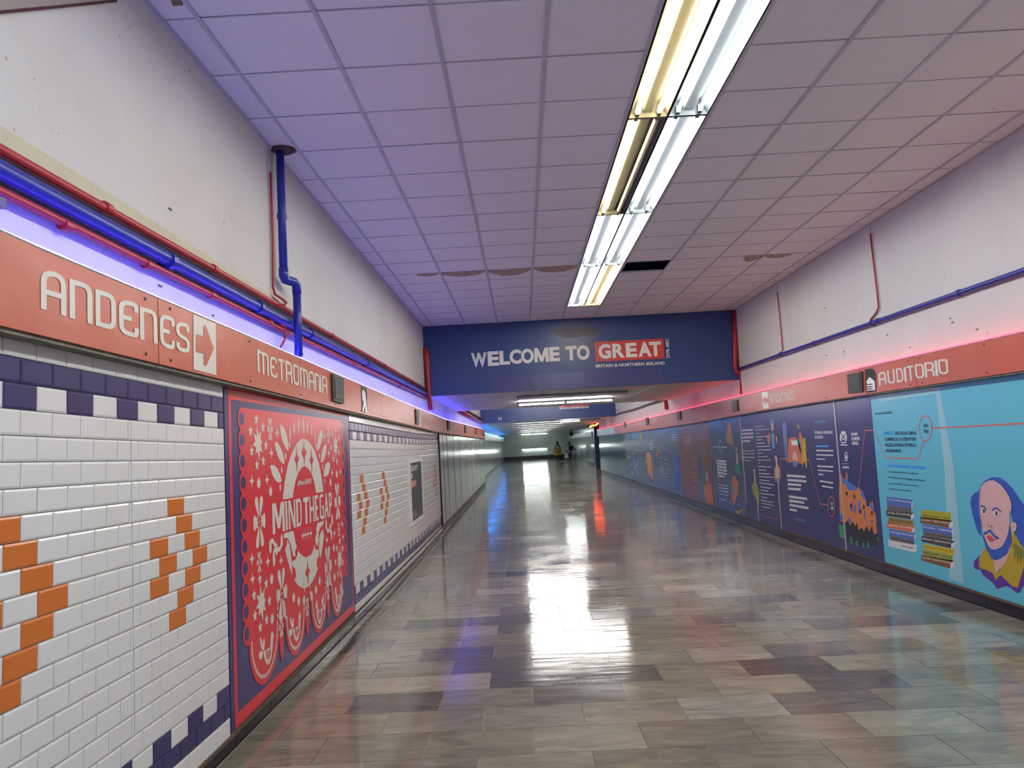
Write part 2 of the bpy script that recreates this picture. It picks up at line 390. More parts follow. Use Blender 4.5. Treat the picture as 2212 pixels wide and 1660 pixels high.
o = boxo('wall_front', (XL, YB1+.12, ZS+.25), (XR, YB1+.2, ZC+.2), 'plenum'); o['kind'] = 'structure'

# skirting, ledge and panels
def skirting(name, xin, xout, side):
    root = None
    y = 0.2
    rs = random.Random(3+side)
    while y < 34 if side < 0 else y < 40.3:
        L = .62 if side < 0 else (.98 if y < 20 else 2.4); y1 = min(y+L, 34 if side < 0 else 40.3)
        g = .004
        mb = MB(); mb.prism(ysteps(y+g, y1-g), lambda yy: [(xin, FZ(yy)-.01), (xout, FZ(yy)-.01), (xout, H0-1.535+GZ(yy)*.35-.012), (xin, H0-1.535+GZ(yy)*.35-.012)], 'skirt')
        if root is None: root = mb.build(name); root['kind'] = 'structure'
        else: mb.build('skirting_stone', root)
        y = y1
    return root
skirting('baseboard_left', XL, XL+.030, -1)
skirting('baseboard_right', XR-.030, XR, 1)
def PB(y): return H0-1.525+GZ(y)*.35       # underside of the panels
def ledge(name, x0, x1, y0, y1):
    mb = MB(); mb.prism(ysteps(y0, y1), lambda yy: [(x0, PB(yy)-.022), (x1, PB(yy)-.022), (x1, PB(yy)-.001), (x0, PB(yy)-.001)], 'ledge')
    o = mb.build(name); o['kind'] = 'structure'
ledge('trim_1', XL, XL+.062, YS, 34)
ledge('trim_2', XR-.062, XR, YS, 40.9)

# ================================================================= LIGHT FITTINGS
def side_word(k): return ['left', 'right'][k]
lab = {(3,0): 'nearest left-row strip light, two warm yellow tubes glowing', (3,1): 'nearest right-row strip light, two cool white tubes, top of photo',
 (4,0): 'second left-row strip light, one warm tube lit and one tube dead', (4,1): 'second right-row strip light, two cool tubes beside the half-dead warm one',
 (5,0): 'third left-row strip light with two slim cool white tubes', (5,1): 'third right-row strip light, cool tubes, next to the missing ceiling tile',
 (6,0): 'farthest left-row strip light, cool tubes, ending above the blue beam', (6,1): 'farthest right-row strip light with yellow reflector and two warm tubes',
 (0,0): 'left strip light farthest behind the viewer', (0,1): 'right strip light farthest behind the viewer', (1,0): 'left strip light second behind the viewer', (1,1): 'right strip light second behind the viewer',
 (2,0): 'left strip light straight above the viewer', (2,1): 'right strip light straight above the viewer'}
def troffer(i, s):
    y0, y1 = FJ[i], FJ[i+1]; xm = (FX0+FX1)/2
    x0, x1 = (FX0+.022, xm-.006) if s == 0 else (xm+.006, FX1-.020)
    warm = (i, s) in ((3,0), (4,0), (6,1))
    root = empty('strip_light', ((x0+x1)/2, (y0+y1)/2, ZC), lab[(i, s)], 'light', 'recessed strip lights in the main ceiling')
    D = .095; t = .004
    mb = MB(); a, b = y0+.012, y1-.012
    mb.box((x0, a, ZC-.002), (x0+t, b, ZC+D), 'galv'); mb.box((x1-t, a, ZC-.002), (x1, b, ZC+D), 'galv')
    mb.box((x0, a, ZC+D), (x1, b, ZC+D+t), 'galv')
    c = (x0+x1)/2
    mb.prism([a+.01, b-.01], lambda yy: [(c-.05, ZC+D), (c+.05, ZC+D), (c+.034, ZC+.03), (c-.034, ZC+.03)], 'galv')
    mb.prism([a+.01, b-.01], lambda yy: [(x1-t-.05, ZC+D), (x1-t, ZC+D), (x1-t, ZC+.01)], 'galv')
    mb.prism([a+.01, b-.01], lambda yy: [(x0+t, ZC+D), (x0+t+.05, ZC+D), (x0+t, ZC+.01)], 'galv')
    mb.build('housing', root)
    for yy in (y0+.006, y1-.010):
        q = MB(); q.box((x0, yy-.006, ZC-.006), (x1, yy+.010, ZC+D), 'galv'); q.build('end_plate', root)
    for k, dx in enumerate((-.078, .078)):
        if (i, s) == (4, 0) and k == 1: m = 'tube_off'
        else: m = 'tube_w' if warm else 'tube_c'
        r = .019 if warm else .013
        q = MB(); q.tube([(c+dx, a+.05, ZC+.018), (c+dx, b-.05, ZC+.018)], r, m, 12); tb = q.build('tube', root, smooth=False)
        q = MB(); q.box((c+dx-.014, a+.012, ZC+.0), (c+dx+.014, a+.05, ZC+.05), 'galv'); q.build('lamp_holder', root); q = MB(); q.box((c+dx-.014, b-.05, ZC+.0), (c+dx+.014, b-.012, ZC+.05), 'galv'); q.build('lamp_holder', root)
for i in range(len(FJ)-1):
    for s in (0, 1): troffer(i, s)
boxo('grid_bar', (FX0, FJ[-1]-.004, ZC-.006), (FX1, FJ[-1]+.03, ZC+.004), 'galv', ceil)

def batten(y, x0, x1, z, lit, label, m='tube_f'):
    root = empty('batten_light', ((x0+x1)/2, y, z), label, 'light', 'crosswise tube lights in the low bays')
    boxo('housing', (x0-.02, y-.03, z), (x1+.02, y+.03, z+.045), 'galv', root)
    n = max(2, round((x1-x0)/1.15)); w_ = (x1-x0)/n
    for k in range(n):
        q = MB(); a = x0+k*w_+.03; b = x0+(k+1)*w_-.03
        q.tube([(a, y, z-.02), (b, y, z-.02)], .016, m if (lit is True or (lit and k in lit)) else 'tube_off', 10); q.build('tube', root)
        boxo('lamp_holder', (a-.022, y-.012, z-.035), (a, y+.012, z), 'galv', root); boxo('lamp_holder', (b, y-.012, z-.035), (b+.022, y+.012, z), 'galv', root)
batten(18.0, -.06, 2.18, ZS-.045, True, 'bright two-tube batten light under the low ceiling behind the first beam', 'tube_l')
batten(15.6, -.06, 2.18, ZS-.045, (), 'unlit two-tube batten light under the low ceiling just behind the first beam')
q = MB(); q.box((.43, YB1+.2, ZS-.012), (.46, 20.8, ZS), 'galv'); o = q.build('ceiling_rail'); tag(o, 'thin white metal rail crossing the tube lights under the low ceiling', 'rail')
batten(26.5, -.06, 2.18, ZC-.05, True, 'two-tube batten light on the high ceiling between the two beams', 'tube_b')
lb = ['first', 'second', 'third', 'fourth', 'fifth', 'sixth', 'seventh']
for k, yy in enumerate(SLOTS):
    batten(yy, -.06, 2.18, ZS+.22, True, lb[k]+' recessed tube light beyond the second beam', 'tube_s')
for k, yy in enumerate((23.2, 30.2)): batten(yy, -.06, 2.18, ZC-.05, True, ['nearer', 'farther'][k]+' batten light on the high ceiling between the beams', 'tube_b')
batten(35.0, 1.75, 3.6, ZS-.045, (0,), 'lit batten light under the low ceiling just past the second beam')
batten(77.0, -.10, 2.55, ZS-.045, True, 'long bright batten light hanging high before the far end wall')
batten(79.965, -.10, 2.50, H0-.56, True, 'long bright batten light fixed low on the far end wall')  # glowing tubes added to stand for a lamp's reflection in the end wall
for x in (-.05, .75, 1.5, 2.2):
    q = MB(); q.box((x-.012, 34.0, ZS-.02), (x+.012, 75, ZS-.004), 'galv'); o = q.build('ceiling_rail')
    tag(o, {-.05: 'leftmost', .75: 'second from left', 1.5: 'second from right', 2.2: 'rightmost'}[x]+' of four long metal rails under the far low ceiling', 'rail', 'rails under the far low ceiling')

# ================================================================= SIGN BANDS
BXL, BXR = XL+.13, XR-.13        # faces of the bands
PLX, PRX = XL+.05, XR-.05        # faces of the wall panels
def prof(pts, ax, val):
    P = sorted([(pix(u, v, ax, val).y, pix(u, v, ax, val).z) for u, v in pts]); return [p[0] for p in P], [p[1] for p in P]
Lb = prof([(0,703),(100,727),(342,786),(460,815),(600,849),(749,887),(900,922),(943,933),(1013,943.5)], 0, BXL)
Lt = prof([(0,500),(100,545),(342,646),(560,738),(751,820),(860,866),(965,908),(1041,927)], 0, BXL)
Rb = prof([(2212,801),(1912,846),(1640,888),(1500,914),(1400,929),(1335,938)], 0, BXR)
Rt = prof([(2212,719),(1912,785),(1600,857),(1420,900),(1335,920)], 0, BXR)
lbz = lambda y: lerp(y, *Lb); ltz = lambda y: lerp(y, *Lt); rbz = lambda y: lerp(y, *Rb); rtz = lambda y: lerp(y, *Rt)
class Plane:
    "a printed surface; u runs along the reading direction"
    def __init__(s, ax, val, sgn): s.ax, s.val, s.sgn = ax, val, sgn
    def p(s, u, v):                       # photo pixel -> (a, z)
        q = pix(u, v, s.ax, s.val); return ((q.y*s.sgn if s.ax == 0 else q.x), q.z)
    def w(s, a, z, off):                  # (a, z) -> world
        if s.ax == 0: return (s.val + off*(1 if s.sgn > 0 else -1), a*s.sgn, z)
        return (a, s.val-off, z)
PL = Plane(0, BXL, 1); PR = Plane(0, BXR, -1); WL = Plane(0, PLX, 1); WR = Plane(0, PRX, -1); PBm = Plane(1, YB1-.004, 1)

def flat(name, plane, polys, m, parent, off=.001):
    "one flat print: polys are lists of (a,z)"
    mb = MB()
    for po in polys:
        mb.add([plane.w(a, z, off+len(mb.mats+mb.f)*3e-5) for a, z in po], [tuple(range(len(po)))], m)
    return mb.build(name, parent, fix=False)
def round_path(pts, rad, n=5):
    out = []
    for i, p in enumerate(pts):
        p = Vector(p[:2]); r = pts[i][2] if len(pts[i]) > 2 else rad
        if i in (0, len(pts)-1) or r <= 0: out.append(p); continue
        a = Vector(pts[i-1][:2])-p; b = Vector(pts[i+1][:2])-p
        r_ = min(r, a.length*.5, b.length*.5); A = p+a.normalized()*r_; B = p+b.normalized()*r_
        for k in range(n+1):
            t = k/n; out.append(A*(1-t)**2 + p*2*t*(1-t) + B*t*t)
    res = [out[0]]
    for q in out[1:]:
        if (q-res[-1]).length > 1e-4: res.append(q)
    return res
def ribbon(pts, t):
    "a stroke of width t along a 2-D polyline -> quads"
    P = [Vector(p) for p in pts]; L, R_ = [], []
    for i, p in enumerate(P):
        d0 = (p-P[i-1]).normalized() if i else (P[1]-p).normalized()
        d1 = (P[i+1]-p).normalized() if i < len(P)-1 else d0
        d = (d0+d1); d = d.normalized() if d.length > 1e-6 else d1
        nrm = Vector((-d.y, d.x)); k = 1/max(.5, nrm.dot(Vector((-d1.y, d1.x))))
        L.append(p+nrm*t/2*k); R_.append(p-nrm*t/2*k)
    return [[L[i], L[i+1], R_[i+1], R_[i]] for i in range(len(P)-1)]
t_ = .13
GL = {  # strokes on a 0..w x 0..1 grid: (width, [paths with corner radius])
 'A': (.60, [[(.065,0,0),(.065,.935,.28),(.535,.935,.28),(.535,0,0)], [(.1,.45,0),(.5,.45,0)]]),
 'N': (.56, [[(.065,0,0),(.065,1,0)], [(.065,.935,0),(.495,.935,.26),(.495,0,0)]]),
 'D': (.56, [[(.065,0,0),(.065,.935,0),(.495,.935,.24),(.495,.065,.24),(.065,.065,0),(.065,.2,0)]]),
 'E': (.54, [[(.50,.72,0),(.50,.935,.2),(.065,.935,.26),(.065,.065,.26),(.50,.065,.2),(.50,.28,0)], [(.1,.5,0),(.36,.5,0)]]),
 'S': (.54, [[(.48,.72,0),(.48,.935,.2),(.065,.935,.22),(.065,.52,.2),(.48,.48,.2),(.48,.065,.22),(.065,.065,.2),(.065,.28,0)]]),
 'M': (.80, [[(.065,0,0),(.065,1,0)], [(.065,.935,0),(.40,.935,.2),(.40,0,0)], [(.40,.935,0),(.735,.935,.24),(.735,0,0)]]),
 'T': (.50, [[(0,.935,0),(.50,.935,0)], [(.25,.9,0),(.25,0,0)]]),
 'R': (.56, [[(.065,0,0),(.065,.935,0),(.49,.935,.22),(.49,.45,.2),(.1,.45,0)], [(.34,.45,0),(.49,.40,.12),(.49,0,0)]]),
 'O': (.58, [[(.29,.935,0),(.065,.935,.26),(.065,.065,.26),(.515,.065,.26),(.515,.935,.26),(.29,.935,0)]]),
 'I': (.14, [[(.07,0,0),(.07,1,0)]]),
 'U': (.56, [[(.065,1,0),(.065,.065,.26),(.495,.065,.26),(.495,1,0)]]),
}
def metro_text(name, plane, s, a0, a1, z0, z1, m, parent, off=.0015, gap=.13, slope=0):
    tot = sum(GL[c][0] for c in s)+gap*(len(s)-1); k = (a1-a0)/tot; h = z1-z0
    x = 0
    for c in s:
        w_, paths = GL[c]; polys = []
        for p in paths:
            for qd in ribbon(round_path(p, 0), t_):
                polys.append([(a0+(x+v.x)*k, z0+v.y*h+slope*((x+v.x)*k)) for v in qd])
        flat('letter', plane, polys, m, parent, off); x += w_+gap
_fc = {}
def font_mesh(s, bold):
    key = (s, bold)
    if key in _fc: return _fc[key]
    cu = bpy.data.curves.new('t', 'FONT'); cu.body = s; cu.offset = bold; cu.resolution_u = 3
    ob = bpy.data.objects.new('t', cu); COL.objects.link(ob)
    me = bpy.data.meshes.new_from_object(ob); v = [(p.co.x, p.co.y) for p in me.vertices]; f = [tuple(p.vertices) for p in me.polygons]
    COL.objects.unlink(ob); bpy.data.objects.remove(ob); bpy.data.meshes.remove(me)
    _fc[key] = (v, f); return _fc[key]
def text(name, plane, s, box, m, parent, off=.0015, bold=.02, skew=0, fit=True):
    "lettering scaled into the box (a0,a1,z0,z1)"
    v, f = font_mesh(s, bold)
    if not v: return None
    a0, a1, z0, z1 = box
    mx0 = min(p[0] for p in v); mx1 = max(p[0] for p in v)
    ref = font_mesh('H' if s.upper() == s else 'Hg', bold)[0]; my0 = min(min(p[1] for p in ref), 0 if s.upper() == s else -9); my1 = max(p[1] for p in ref)
    my0 = min(p[1] for p in ref)
    vs = []
    for x, y in v:
        tx = (x-mx0)/(mx1-mx0); ty = (y-my0)/(my1-my0)
        vs.append(plane.w(a0+tx*(a1-a0), z0+ty*(z1-z0)+skew*tx, off))
    mb = MB(); mb.add(vs, f, m); return mb.build(name, parent, fix=False)
def pbox(plane, u0, vt, u1, vb, umid=None):
    "box from pixels: left top and left bottom at u0, right edge at u1"
    a0, z1 = plane.p(u0, vt); _, z0 = plane.p(u0, vb); a1, _ = plane.p(u1, vt)
    return (a0, a1, z0, z1)

def band(y0, y1, left, label, group, m='band', name='signboard'):
    x_in, x_f, bz, tz = (XL, BXL, lbz, ltz) if left else (XR, BXR, rbz, rtz)
    ms = sorted(set([y for y in (Lb[0]+Lt[0] if left else Rb[0]+Rt[0])]))
    g = .004
    def sec(y): return [(x_in, bz(y)), (x_f, bz(y)), (x_f, tz(y)), (x_in, tz(y))]
    ys = ysteps(y0+g, y1-g, ms)
    root = empty(name, (x_f, (y0+y1)/2, bz((y0+y1)/2)), label, 'sign', group)
    mb = MB(); mb.prism(ys, sec, m); mb.build('face_sheet', root)
    s = 1 if left else -1
    mb = MB(); mb.prism(ys, lambda y: [(x_in, bz(y)-.016), (x_f-s*.012, bz(y)-.016), (x_f-s*.012, bz(y)), (x_in, bz(y))], 'lip'); mb.build('lower_lip', root)
    mb = MB(); mb.prism(ys, lambda y: [(x_in, tz(y)), (x_f-s*.004, tz(y)), (x_f-s*.004, tz(y)+.010), (x_in, tz(y)+.010)], 'lip'); mb.build('upper_lip', root)
    n = max(2, int((y1-y0)/.9))
    for k in range(n):
        yy = y0+.12+(y1-y0-.24)*k/(n-1)
        if yy < .5 or yy > 13: continue
        for zz in (bz(yy)+.03, tz(yy)-.025):
            q = MB(); q.tube([(x_f-s*.001, yy, zz), (x_f+s*.004, yy, zz)], .007, 'darkmetal', 8); q.build('rivet', root)
    return root
GLB = 'orange sign panels along the left wall'; GRB = 'orange sign panels along the right wall'
bl1 = band(-2, 3.455, True, 'nearest left orange sign panel, dented, with letters ANDEN', GLB)
bl2 = band(3.455, 9.0, True, 'left orange sign panel with arrow and METROMANIA above the red poster', GLB)
bl3 = band(9.0, 14.2, True, 'left orange sign panel with a dark station icon past METROMANIA', GLB)
bl4 = band(14.2, 24.0, True, 'left orange sign panel under the blue glow past the first beam', GLB)
bl5 = band(24.0, 33.8, True, 'small far left orange sign panel before the grey boxes', GLB)
br1 = band(-2, 7.72, False, 'nearest right orange sign panel ending with letters ORIO', GRB)
br2 = band(7.72, 8.84, False, 'short right orange sign panel with letters AUDIT and house icon', GRB)
br3 = band(8.84, 16.4, False, 'right orange sign panel with left arrow and ANDENES', GRB)
br4 = band(16.4, 25.5, False, 'right orange sign panel with faded METROMANIA lettering', GRB)
br5 = band(25.5, 33.0, False, 'far right orange sign panel with a small pink-lit name', GRB)
br6 = band(33.0, 40.8, False, 'farthest pale sign panel at the end of the right mural wall', GRB, 'light_lam')

# letters and marks on the left band
W = M['offwhite']
def zl(y, t): return lbz(y)+(ltz(y)-lbz(y))*t
def letters_at(plane, root, s, quads, m=W):
    "quads: for every letter its left and right pixel and top/bottom pixel at the left"
    for c, (u0, u1, vt0, vb0, vt1, vb1) in zip(s, quads):
        a0, zt0 = plane.p(u0, vt0); _, zb0 = plane.p(u0, vb0); a1, zt1 = plane.p(u1, vt1); _, zb1 = plane.p(u1, vb1)
        w_, paths = GL[c]; polys = []
        tt = t_
        for p in paths:
            for qd in ribbon(round_path(p, 0), tt):
                po = []
                for v in qd:
                    fx = v.x/w_; zb = zb0+(zb1-zb0)*fx; zt = zt0+(zt1-zt0)*fx
                    po.append((a0+(a1-a0)*fx, zb+(zt-zb)*v.y))
                polys.append(po)
        flat('letter', plane, polys, m, root, .002)
k = 300/1660
def cr(ox, oy, kk, *p): return [(ox+x*kk, oy+y*kk) for x, y in p]
def lq(ox, oy, kk, x0, x1, t0, b0, t1, b1): return (ox+x0*kk, ox+x1*kk, oy+t0*kk, oy+b0*kk, oy+t1*kk, oy+b1*kk)
letters_at(PL, bl1, 'ANDE', [lq(0,440,k,480,782,772,1255,855,1350), lq(0,440,k,822,1096,895,1362,975,1448), lq(0,440,k,1133,1376,1020,1455,1090,1530), lq(0,440,k,1412,1638,1128,1555,1195,1612)])
letters_at(PL, bl1, 'N', [lq(300,600,k,5,212,345,735,400,795)])
letters_at(PL, bl2, 'ES', [lq(300,600,k,243,412,420,815,480,868), lq(300,600,k,436,597,515,860,560,920)])
# arrow plate
ar = [PL.p(*p) for p in cr(300,600,k,(645,440),(915,552),(922,1168),(650,1095))]
flat('arrow_plate', PL, [ar], W, bl2, .002)
arr = [PL.p(*p) for p in cr(300,600,k,(678,676),(765,703),(765,590),(783,566),(800,590),(888,850),(805,1045),(788,1058),(766,1040),(768,912),(676,885))]
flat('arrow', PL, [arr], 'band', bl2, .004)
k2 = 300/2212
mq = [lq(300,600,k,1410,1545,855,1120,920,1180), lq(300,600,k,1560,1640,930,1180,965,1205)]
letters_at(PL, bl2, 'ME', mq)
letters_at(PL, bl2, 'TROMANIA', [lq(600,720,k2,0,98,400,735,430,765), lq(600,720,k2,115,222,430,775,475,805), lq(600,720,k2,235,330,485,815,520,845), lq(600,720,k2,345,472,535,845,590,885), lq(600,720,k2,483,575,590,890,625,915), lq(600,720,k2,583,660,628,912,660,938), lq(600,720,k2,663,683,655,940,662,945), lq(600,720,k2,693,778,668,950,700,972)])
def plate(plane, root, px4, name='cover_plate', th=.022, m='plate'):
    P = [plane.p(*p) for p in px4]; mb = MB()
    mb.add([plane.w(a, z, 0) for a, z in P]+[plane.w(a, z, th) for a, z in P], [(0,1,2,3),(4,5,6,7),(0,1,5,4),(1,2,6,5),(2,3,7,6),(3,0,4,7)], m)
    o = mb.build(name, root)
    c = (sum(p[0] for p in P)/4, sum(p[1] for p in P)/4); In = [(c[0]+(a-c[0])*.78, c[1]+(z-c[1])*.78) for a, z in P]
    q = MB(); q.add([plane.w(a, z, th+.0005) for a, z in In]+[plane.w(a, z, th+.005) for a, z in In], [(4,5,6,7),(0,1,5,4),(1,2,6,5),(2,3,7,6),(3,0,4,7)], m); q.build('raised_centre', o)
    return o
plate(PL, bl2, cr(600,720,k2,(835,648),(1015,725),(1022,1130),(855,1080)))
ic = [PL.p(*p) for p in cr(600,720,k2,(1322,842),(1415,875),(1430,1285),(1335,1258))]
flat('icon_plate', PL, [ic], 'black', bl3, .002)
flat('icon_drawing', PL, [[PL.p(*p) for p in cr(600,720,k2,(1345,905),(1370,912),(1388,960),(1405,1100),(1425,1275),(1390,1275),(1385,1150),(1360,1262),(1340,1255),(1365,1100),(1342,1060),(1336,960))]], 'white', bl3, .004)
k3 = 250/2075
plate(PL, bl3, cr(860,840,k3,(293,368),(362,388),(365,648),(305,632)))
flat('icon_drawing', PL, [[PL.p(*p) for p in cr(860,840,k3,(372,480),(398,520),(402,680),(376,675))]], 'white', bl3, .002)
letters_at(PL, bl3, 'AUDITORIO', [lq(860,840,k3,412+i*20.5,412+i*20.5+(15 if c != 'I' else 6),462+i*10,620+i*5,470+i*10,624+i*5) for i, c in enumerate('AUDITORIO')], mat('faded_lettering', (.62,.30,.22), .5))
for (x, t, b, rt) in ((872,560,745,bl4), (1183,655,800,bl4), (1380,705,820,bl5), (1515,755,845,bl5)):
    plate(PL, rt, cr(860,840,k3,(x,t),(x+(42 if x < 1000 else 30 if x < 1200 else 12),t+14),(x+(45 if x < 1000 else 32 if x < 1200 else 14),b+6),(x+4,b)))
# grey boxes beyond the orange band on the far left, and on the far right
def greybox(left, y0, y1, lbl, grp, z0, z1, xw, xf):
    root = empty('sign_box', (xf, (y0+y1)/2, z0), lbl, 'sign', grp)
    boxo('casing', (min(xw, xf), y0+.05, z0), (max(xw, xf), y1-.05, z1), 'light_lam', root)
    boxo('dark_gap', (min(xw, xf)+.01, y1-.05, z0+.02), (max(xw, xf)-.01, y1+.045, z1-.02), 'black', root)
num = ['nearest', 'second', 'third', 'fourth', 'fifth', 'last']
for i in range(6):
    greybox(True, 34.2+i*7.4, 34.2+(i+1)*7.4, num[i]+' pale metal sign box on the far left wall', 'pale sign boxes on the far left wall', H0+.27, H0+.62, -2.05, -1.88)
for i in range(5):
    greybox(False, 52.6+i*5.2, 52.6+(i+1)*5.2, num[i] if i < 4 else 'last', 'pale sign boxes on the far right wall', H0+.27, H0+.62, 4.9, 4.74)
for o in list(COL.objects):
    if o.get('group') == 'pale sign boxes on the far right wall': o['label'] = o['label']+' pale metal sign box on the far right wall'

# right band
kr = 712/2212
letters_at(PR, br1, 'ORIO', [lq(1912,640,k2,470,612,1085,1320,1080,1310), lq(1912,640,k2,618,778,1062,1305,1040,1275), lq(1912,640,k2,782,832,1030,1280,1025,1272), lq(1912,640,k2,838,998,1008,1255,1000,1245)])
letters_at(PR, br2, 'AUDIT', [lq(1500,460,kr,1233,1285,1072,1165,1065,1152), lq(1500,460,kr,1293,1343,1060,1150,1048,1145), lq(1500,460,kr,1352,1398,1045,1142,1040,1132), lq(1500,460,kr,1403,1420,1038,1138,1035,1134), lq(1500,460,kr,1425,1470,1030,1130,1022,1128)])
plate(PR, br3, cr(1500,460,kr,(1035,1085),(1132,1065),(1138,1200),(1045,1212)))
flat('icon_plate', PR, [[PR.p(*p) for p in cr(1500,460,kr,(1146,1052),(1190,1045),(1212,1062),(1220,1085),(1222,1198),(1155,1210))]], 'black', br2, .002)
flat('icon_drawing', PR, [[PR.p(*p) for p in cr(1500,460,kr,(1158,1130),(1178,1102),(1212,1130),(1216,1190),(1160,1194))], ], 'white', br2, .004)
flat('icon_lines', PR, [[PR.p(*p) for p in cr(1500,460,kr,(1160,y),(1198,y-3),(1198,y+4),(1160,y+7))] for y in (1150, 1166, 1180)], 'black', br2, .006)
k4 = 420/1660
flat('arrow_plate', PR, [[PR.p(*p) for p in cr(1500,820,k4,(575,112),(625,103),(636,244),(588,253))]], 'white', br3, .002)
flat('arrow', PR, [[PR.p(*p) for p in cr(1500,820,k4,(583,178),(608,140),(606,162),(630,160),(632,196),(608,200),(610,222))]], 'band', br3, .004)
letters_at(PR, br3, 'ANDENES', [lq(1500,820,k4,636+i*31.8,636+i*31.8+26,131-i*5.2,208-i*5.6,128-i*5.2,205-i*5.4) for i in range(7)])
fad = mat('faded_pale_lettering', (.50, .24, .20), .5)
letters_at(PR, br4, 'METROMANIA', [lq(1500,820,k4,118+i*18.6,118+i*18.6+(15 if c != 'I' else 6),238-i*3.2,288-i*3.0,236-i*3.2,286-i*3.0) for i, c in enumerate('METROMANIA')], fad)
plate(PR, br3, cr(1500,820,k4,(328,182),(374,172),(380,270),(336,278)))
k5 = 400/2212
plate(PR, br4, cr(1240,860,k5,(1235,172),(1275,162),(1282,262),(1242,270)))
plate(PR, br5, cr(1240,860,k5,(858,240),(890,235),(900,322),(866,328)))
flat('icon_drawing', PR, [[PR.p(*p) for p in cr(1240,860,k5,(885,255),(900,300),(903,325),(886,326))]], 'white', br5, .002)
plate(PR, br5, cr(1240,860,k5,(600,290),(616,288),(622,352),(607,355)))
letters_at(PR, br5, 'AUDITORIO', [lq(1240,860,k5,905+i*9.6,905+i*9.6+7,252-i*.8,296-i*1.6,251-i*.8,295-i*1.6) for i in range(9)], mat('pink_lettering', (.75, .45, .50), .5))  # far letters have a pink base colour

# LED strips lying on the ledges
def strip(name, x, y0, y1, zf, m, label, r=.006):
    mb = MB(); mb.tube([(x, y, zf(y)) for y in ysteps(y0, y1, [.5*i for i in range(-4, 90)])], r, m, 6); return tag(mb.build(name), label, 'light strip')
strip('light_strip', BXL-.02, -1.5, 33.5, lambda y: ltz(y)+.016, 'led_b', 'glowing blue light strip on top of the left orange sign band', .0045)
strip('light_strip', BXR+.02, -1.5, 40.5, lambda y: rtz(y)+.018, 'led_r', 'glowing red light strip on top of the right orange sign band', .007)
strip('light_strip', -1.86, 34.5, 76, lambda y: H0+.65, mat('cyan_led', (.1,.4,.8), .4, emit=(.02,.25,1.0), strength=22), 'cyan blue light strip along the far left wall top', .012)
p0 = pix(1274, 924, 1, 44); p1 = pix(1299, 911, 1, 44)
mb = MB(); mb.tube([(p0.x+(p1.x-p0.x)*t, 44, p0.z+(p1.z-p0.z)*t+.05*math.sin(t*9)) for t in [i/10 for i in range(11)]], .035, mat('orange_neon', (1,.2,.05), .4, emit=(1.0,.07,.012), strength=30), 8)
tag(mb.build('light_strip'), 'wavy orange-red glowing strip hanging at the far right opening', 'light strip')

# ================================================================= BEAMS
def beam(y0, label, name='beam'):
    root = empty(name, ((XL+XR)/2, y0, ZS), label, 'beam')
    boxo('beam_body', (XL, y0, ZS), (XR, y0+.12, ZC-.0), 'beam', root)
    return root
bm1 = beam(YB1, 'first dark blue ceiling beam reading WELCOME TO GREAT')
bm2 = beam(YB2, 'second smaller dark blue beam deeper in the passage')
boxo('loose_sheet', (PBm.p(1062,800)[0], YB1-.006, ZS+.002), (PBm.p(1430,800)[0], YB1, ZS+.30), mat('violet_sheet', (.06,.07,.22), .25, bump=(3,.4,.02)), bm1)  # loose sheet coloured more violet than the beam
flat('peeled_patch', PBm, [[PBm.p(*p) for p in cr(880,640,400/2212,(1730,380),(2212,370),(2330,430),(2212,485),(2100,470),(1980,500),(1850,490),(1760,465))]], mat('peeled_grey_patch', (.085,.085,.125), .4, noise=(5,.8,(.04,.06,.15))), bm1, .0012)
kb = 400/2212
def bq(ox, oy, x0, x1, t0, b0, t1, b1):
    a0, z1 = PBm.p(ox+x0*kb, oy+t0*kb); _, z0 = PBm.p(ox+x0*kb, oy+b0*kb); a1, z3 = PBm.p(ox+x1*kb, oy+t1*kb); _, z2 = PBm.p(ox+x1*kb, oy+b1*kb)
    return (a0, a1, min(z0, z2)*.5+max(z0, z2)*.5, (z1+z3)/2)
for c, (x0, x1, t0, b0, t1, b1) in zip('WELCOMETO', [(758,945,682,848,672,840),(955,1088,665,838,655,830),(1095,1222,657,825,650,815),(1215,1355,640,815,638,806),(1353,1507,632,806,628,802),(1512,1682,625,793,612,786),(1690,1815,610,783,605,775),(1883,2020,600,770,595,765),(2018,2172,590,765,585,762)]):
    bx_ = bq(880,640,x0,x1,t0,b0,t1,b1)
    if c == 'M':
        g_ = lambda p: (bx_[0]+(bx_[1]-bx_[0])*p[0], bx_[2]+(bx_[3]-bx_[2])*p[1])
        flat('letter', PBm, [[g_(p) for p in q] for q in ([(0,0),(.22,0),(.22,1),(0,1)], [(.78,0),(1,0),(1,1),(.78,1)], [(0,1),(.26,1),(.60,.16),(.42,.0)], [(1,1),(.74,1),(.40,.16),(.58,.0)])], 'white', bm1, .003)
    else: text('letter', PBm, c, bx_, 'white', bm1, .003, .045)
flat('red_block', PBm, [[PBm.p(*p) for p in cr(1240,640,kb,(248,548),(1068,508),(1080,745),(260,785))]], mat('bright_red_print', (.62,.06,.055), .35), bm1, .002)
for c, (x0, x1, t0, b0, t1, b1) in zip('GREAT', [(285,435,578,752,572,745),(452,598,570,742,562,735),(612,745,562,735,556,728),(760,918,555,728,548,720),(895,1035,548,720,540,714)]):
    text('letter', PBm, c, bq(1240,640,x0,x1,t0,b0,t1,b1), 'white', bm1, .004, .045)
bx = bq(1240,640,260,1083,818,856,778,818); sk = PBm.p(1240+1083*kb, 640+800*kb)[1]-PBm.p(1240+260*kb, 640+838*kb)[1]
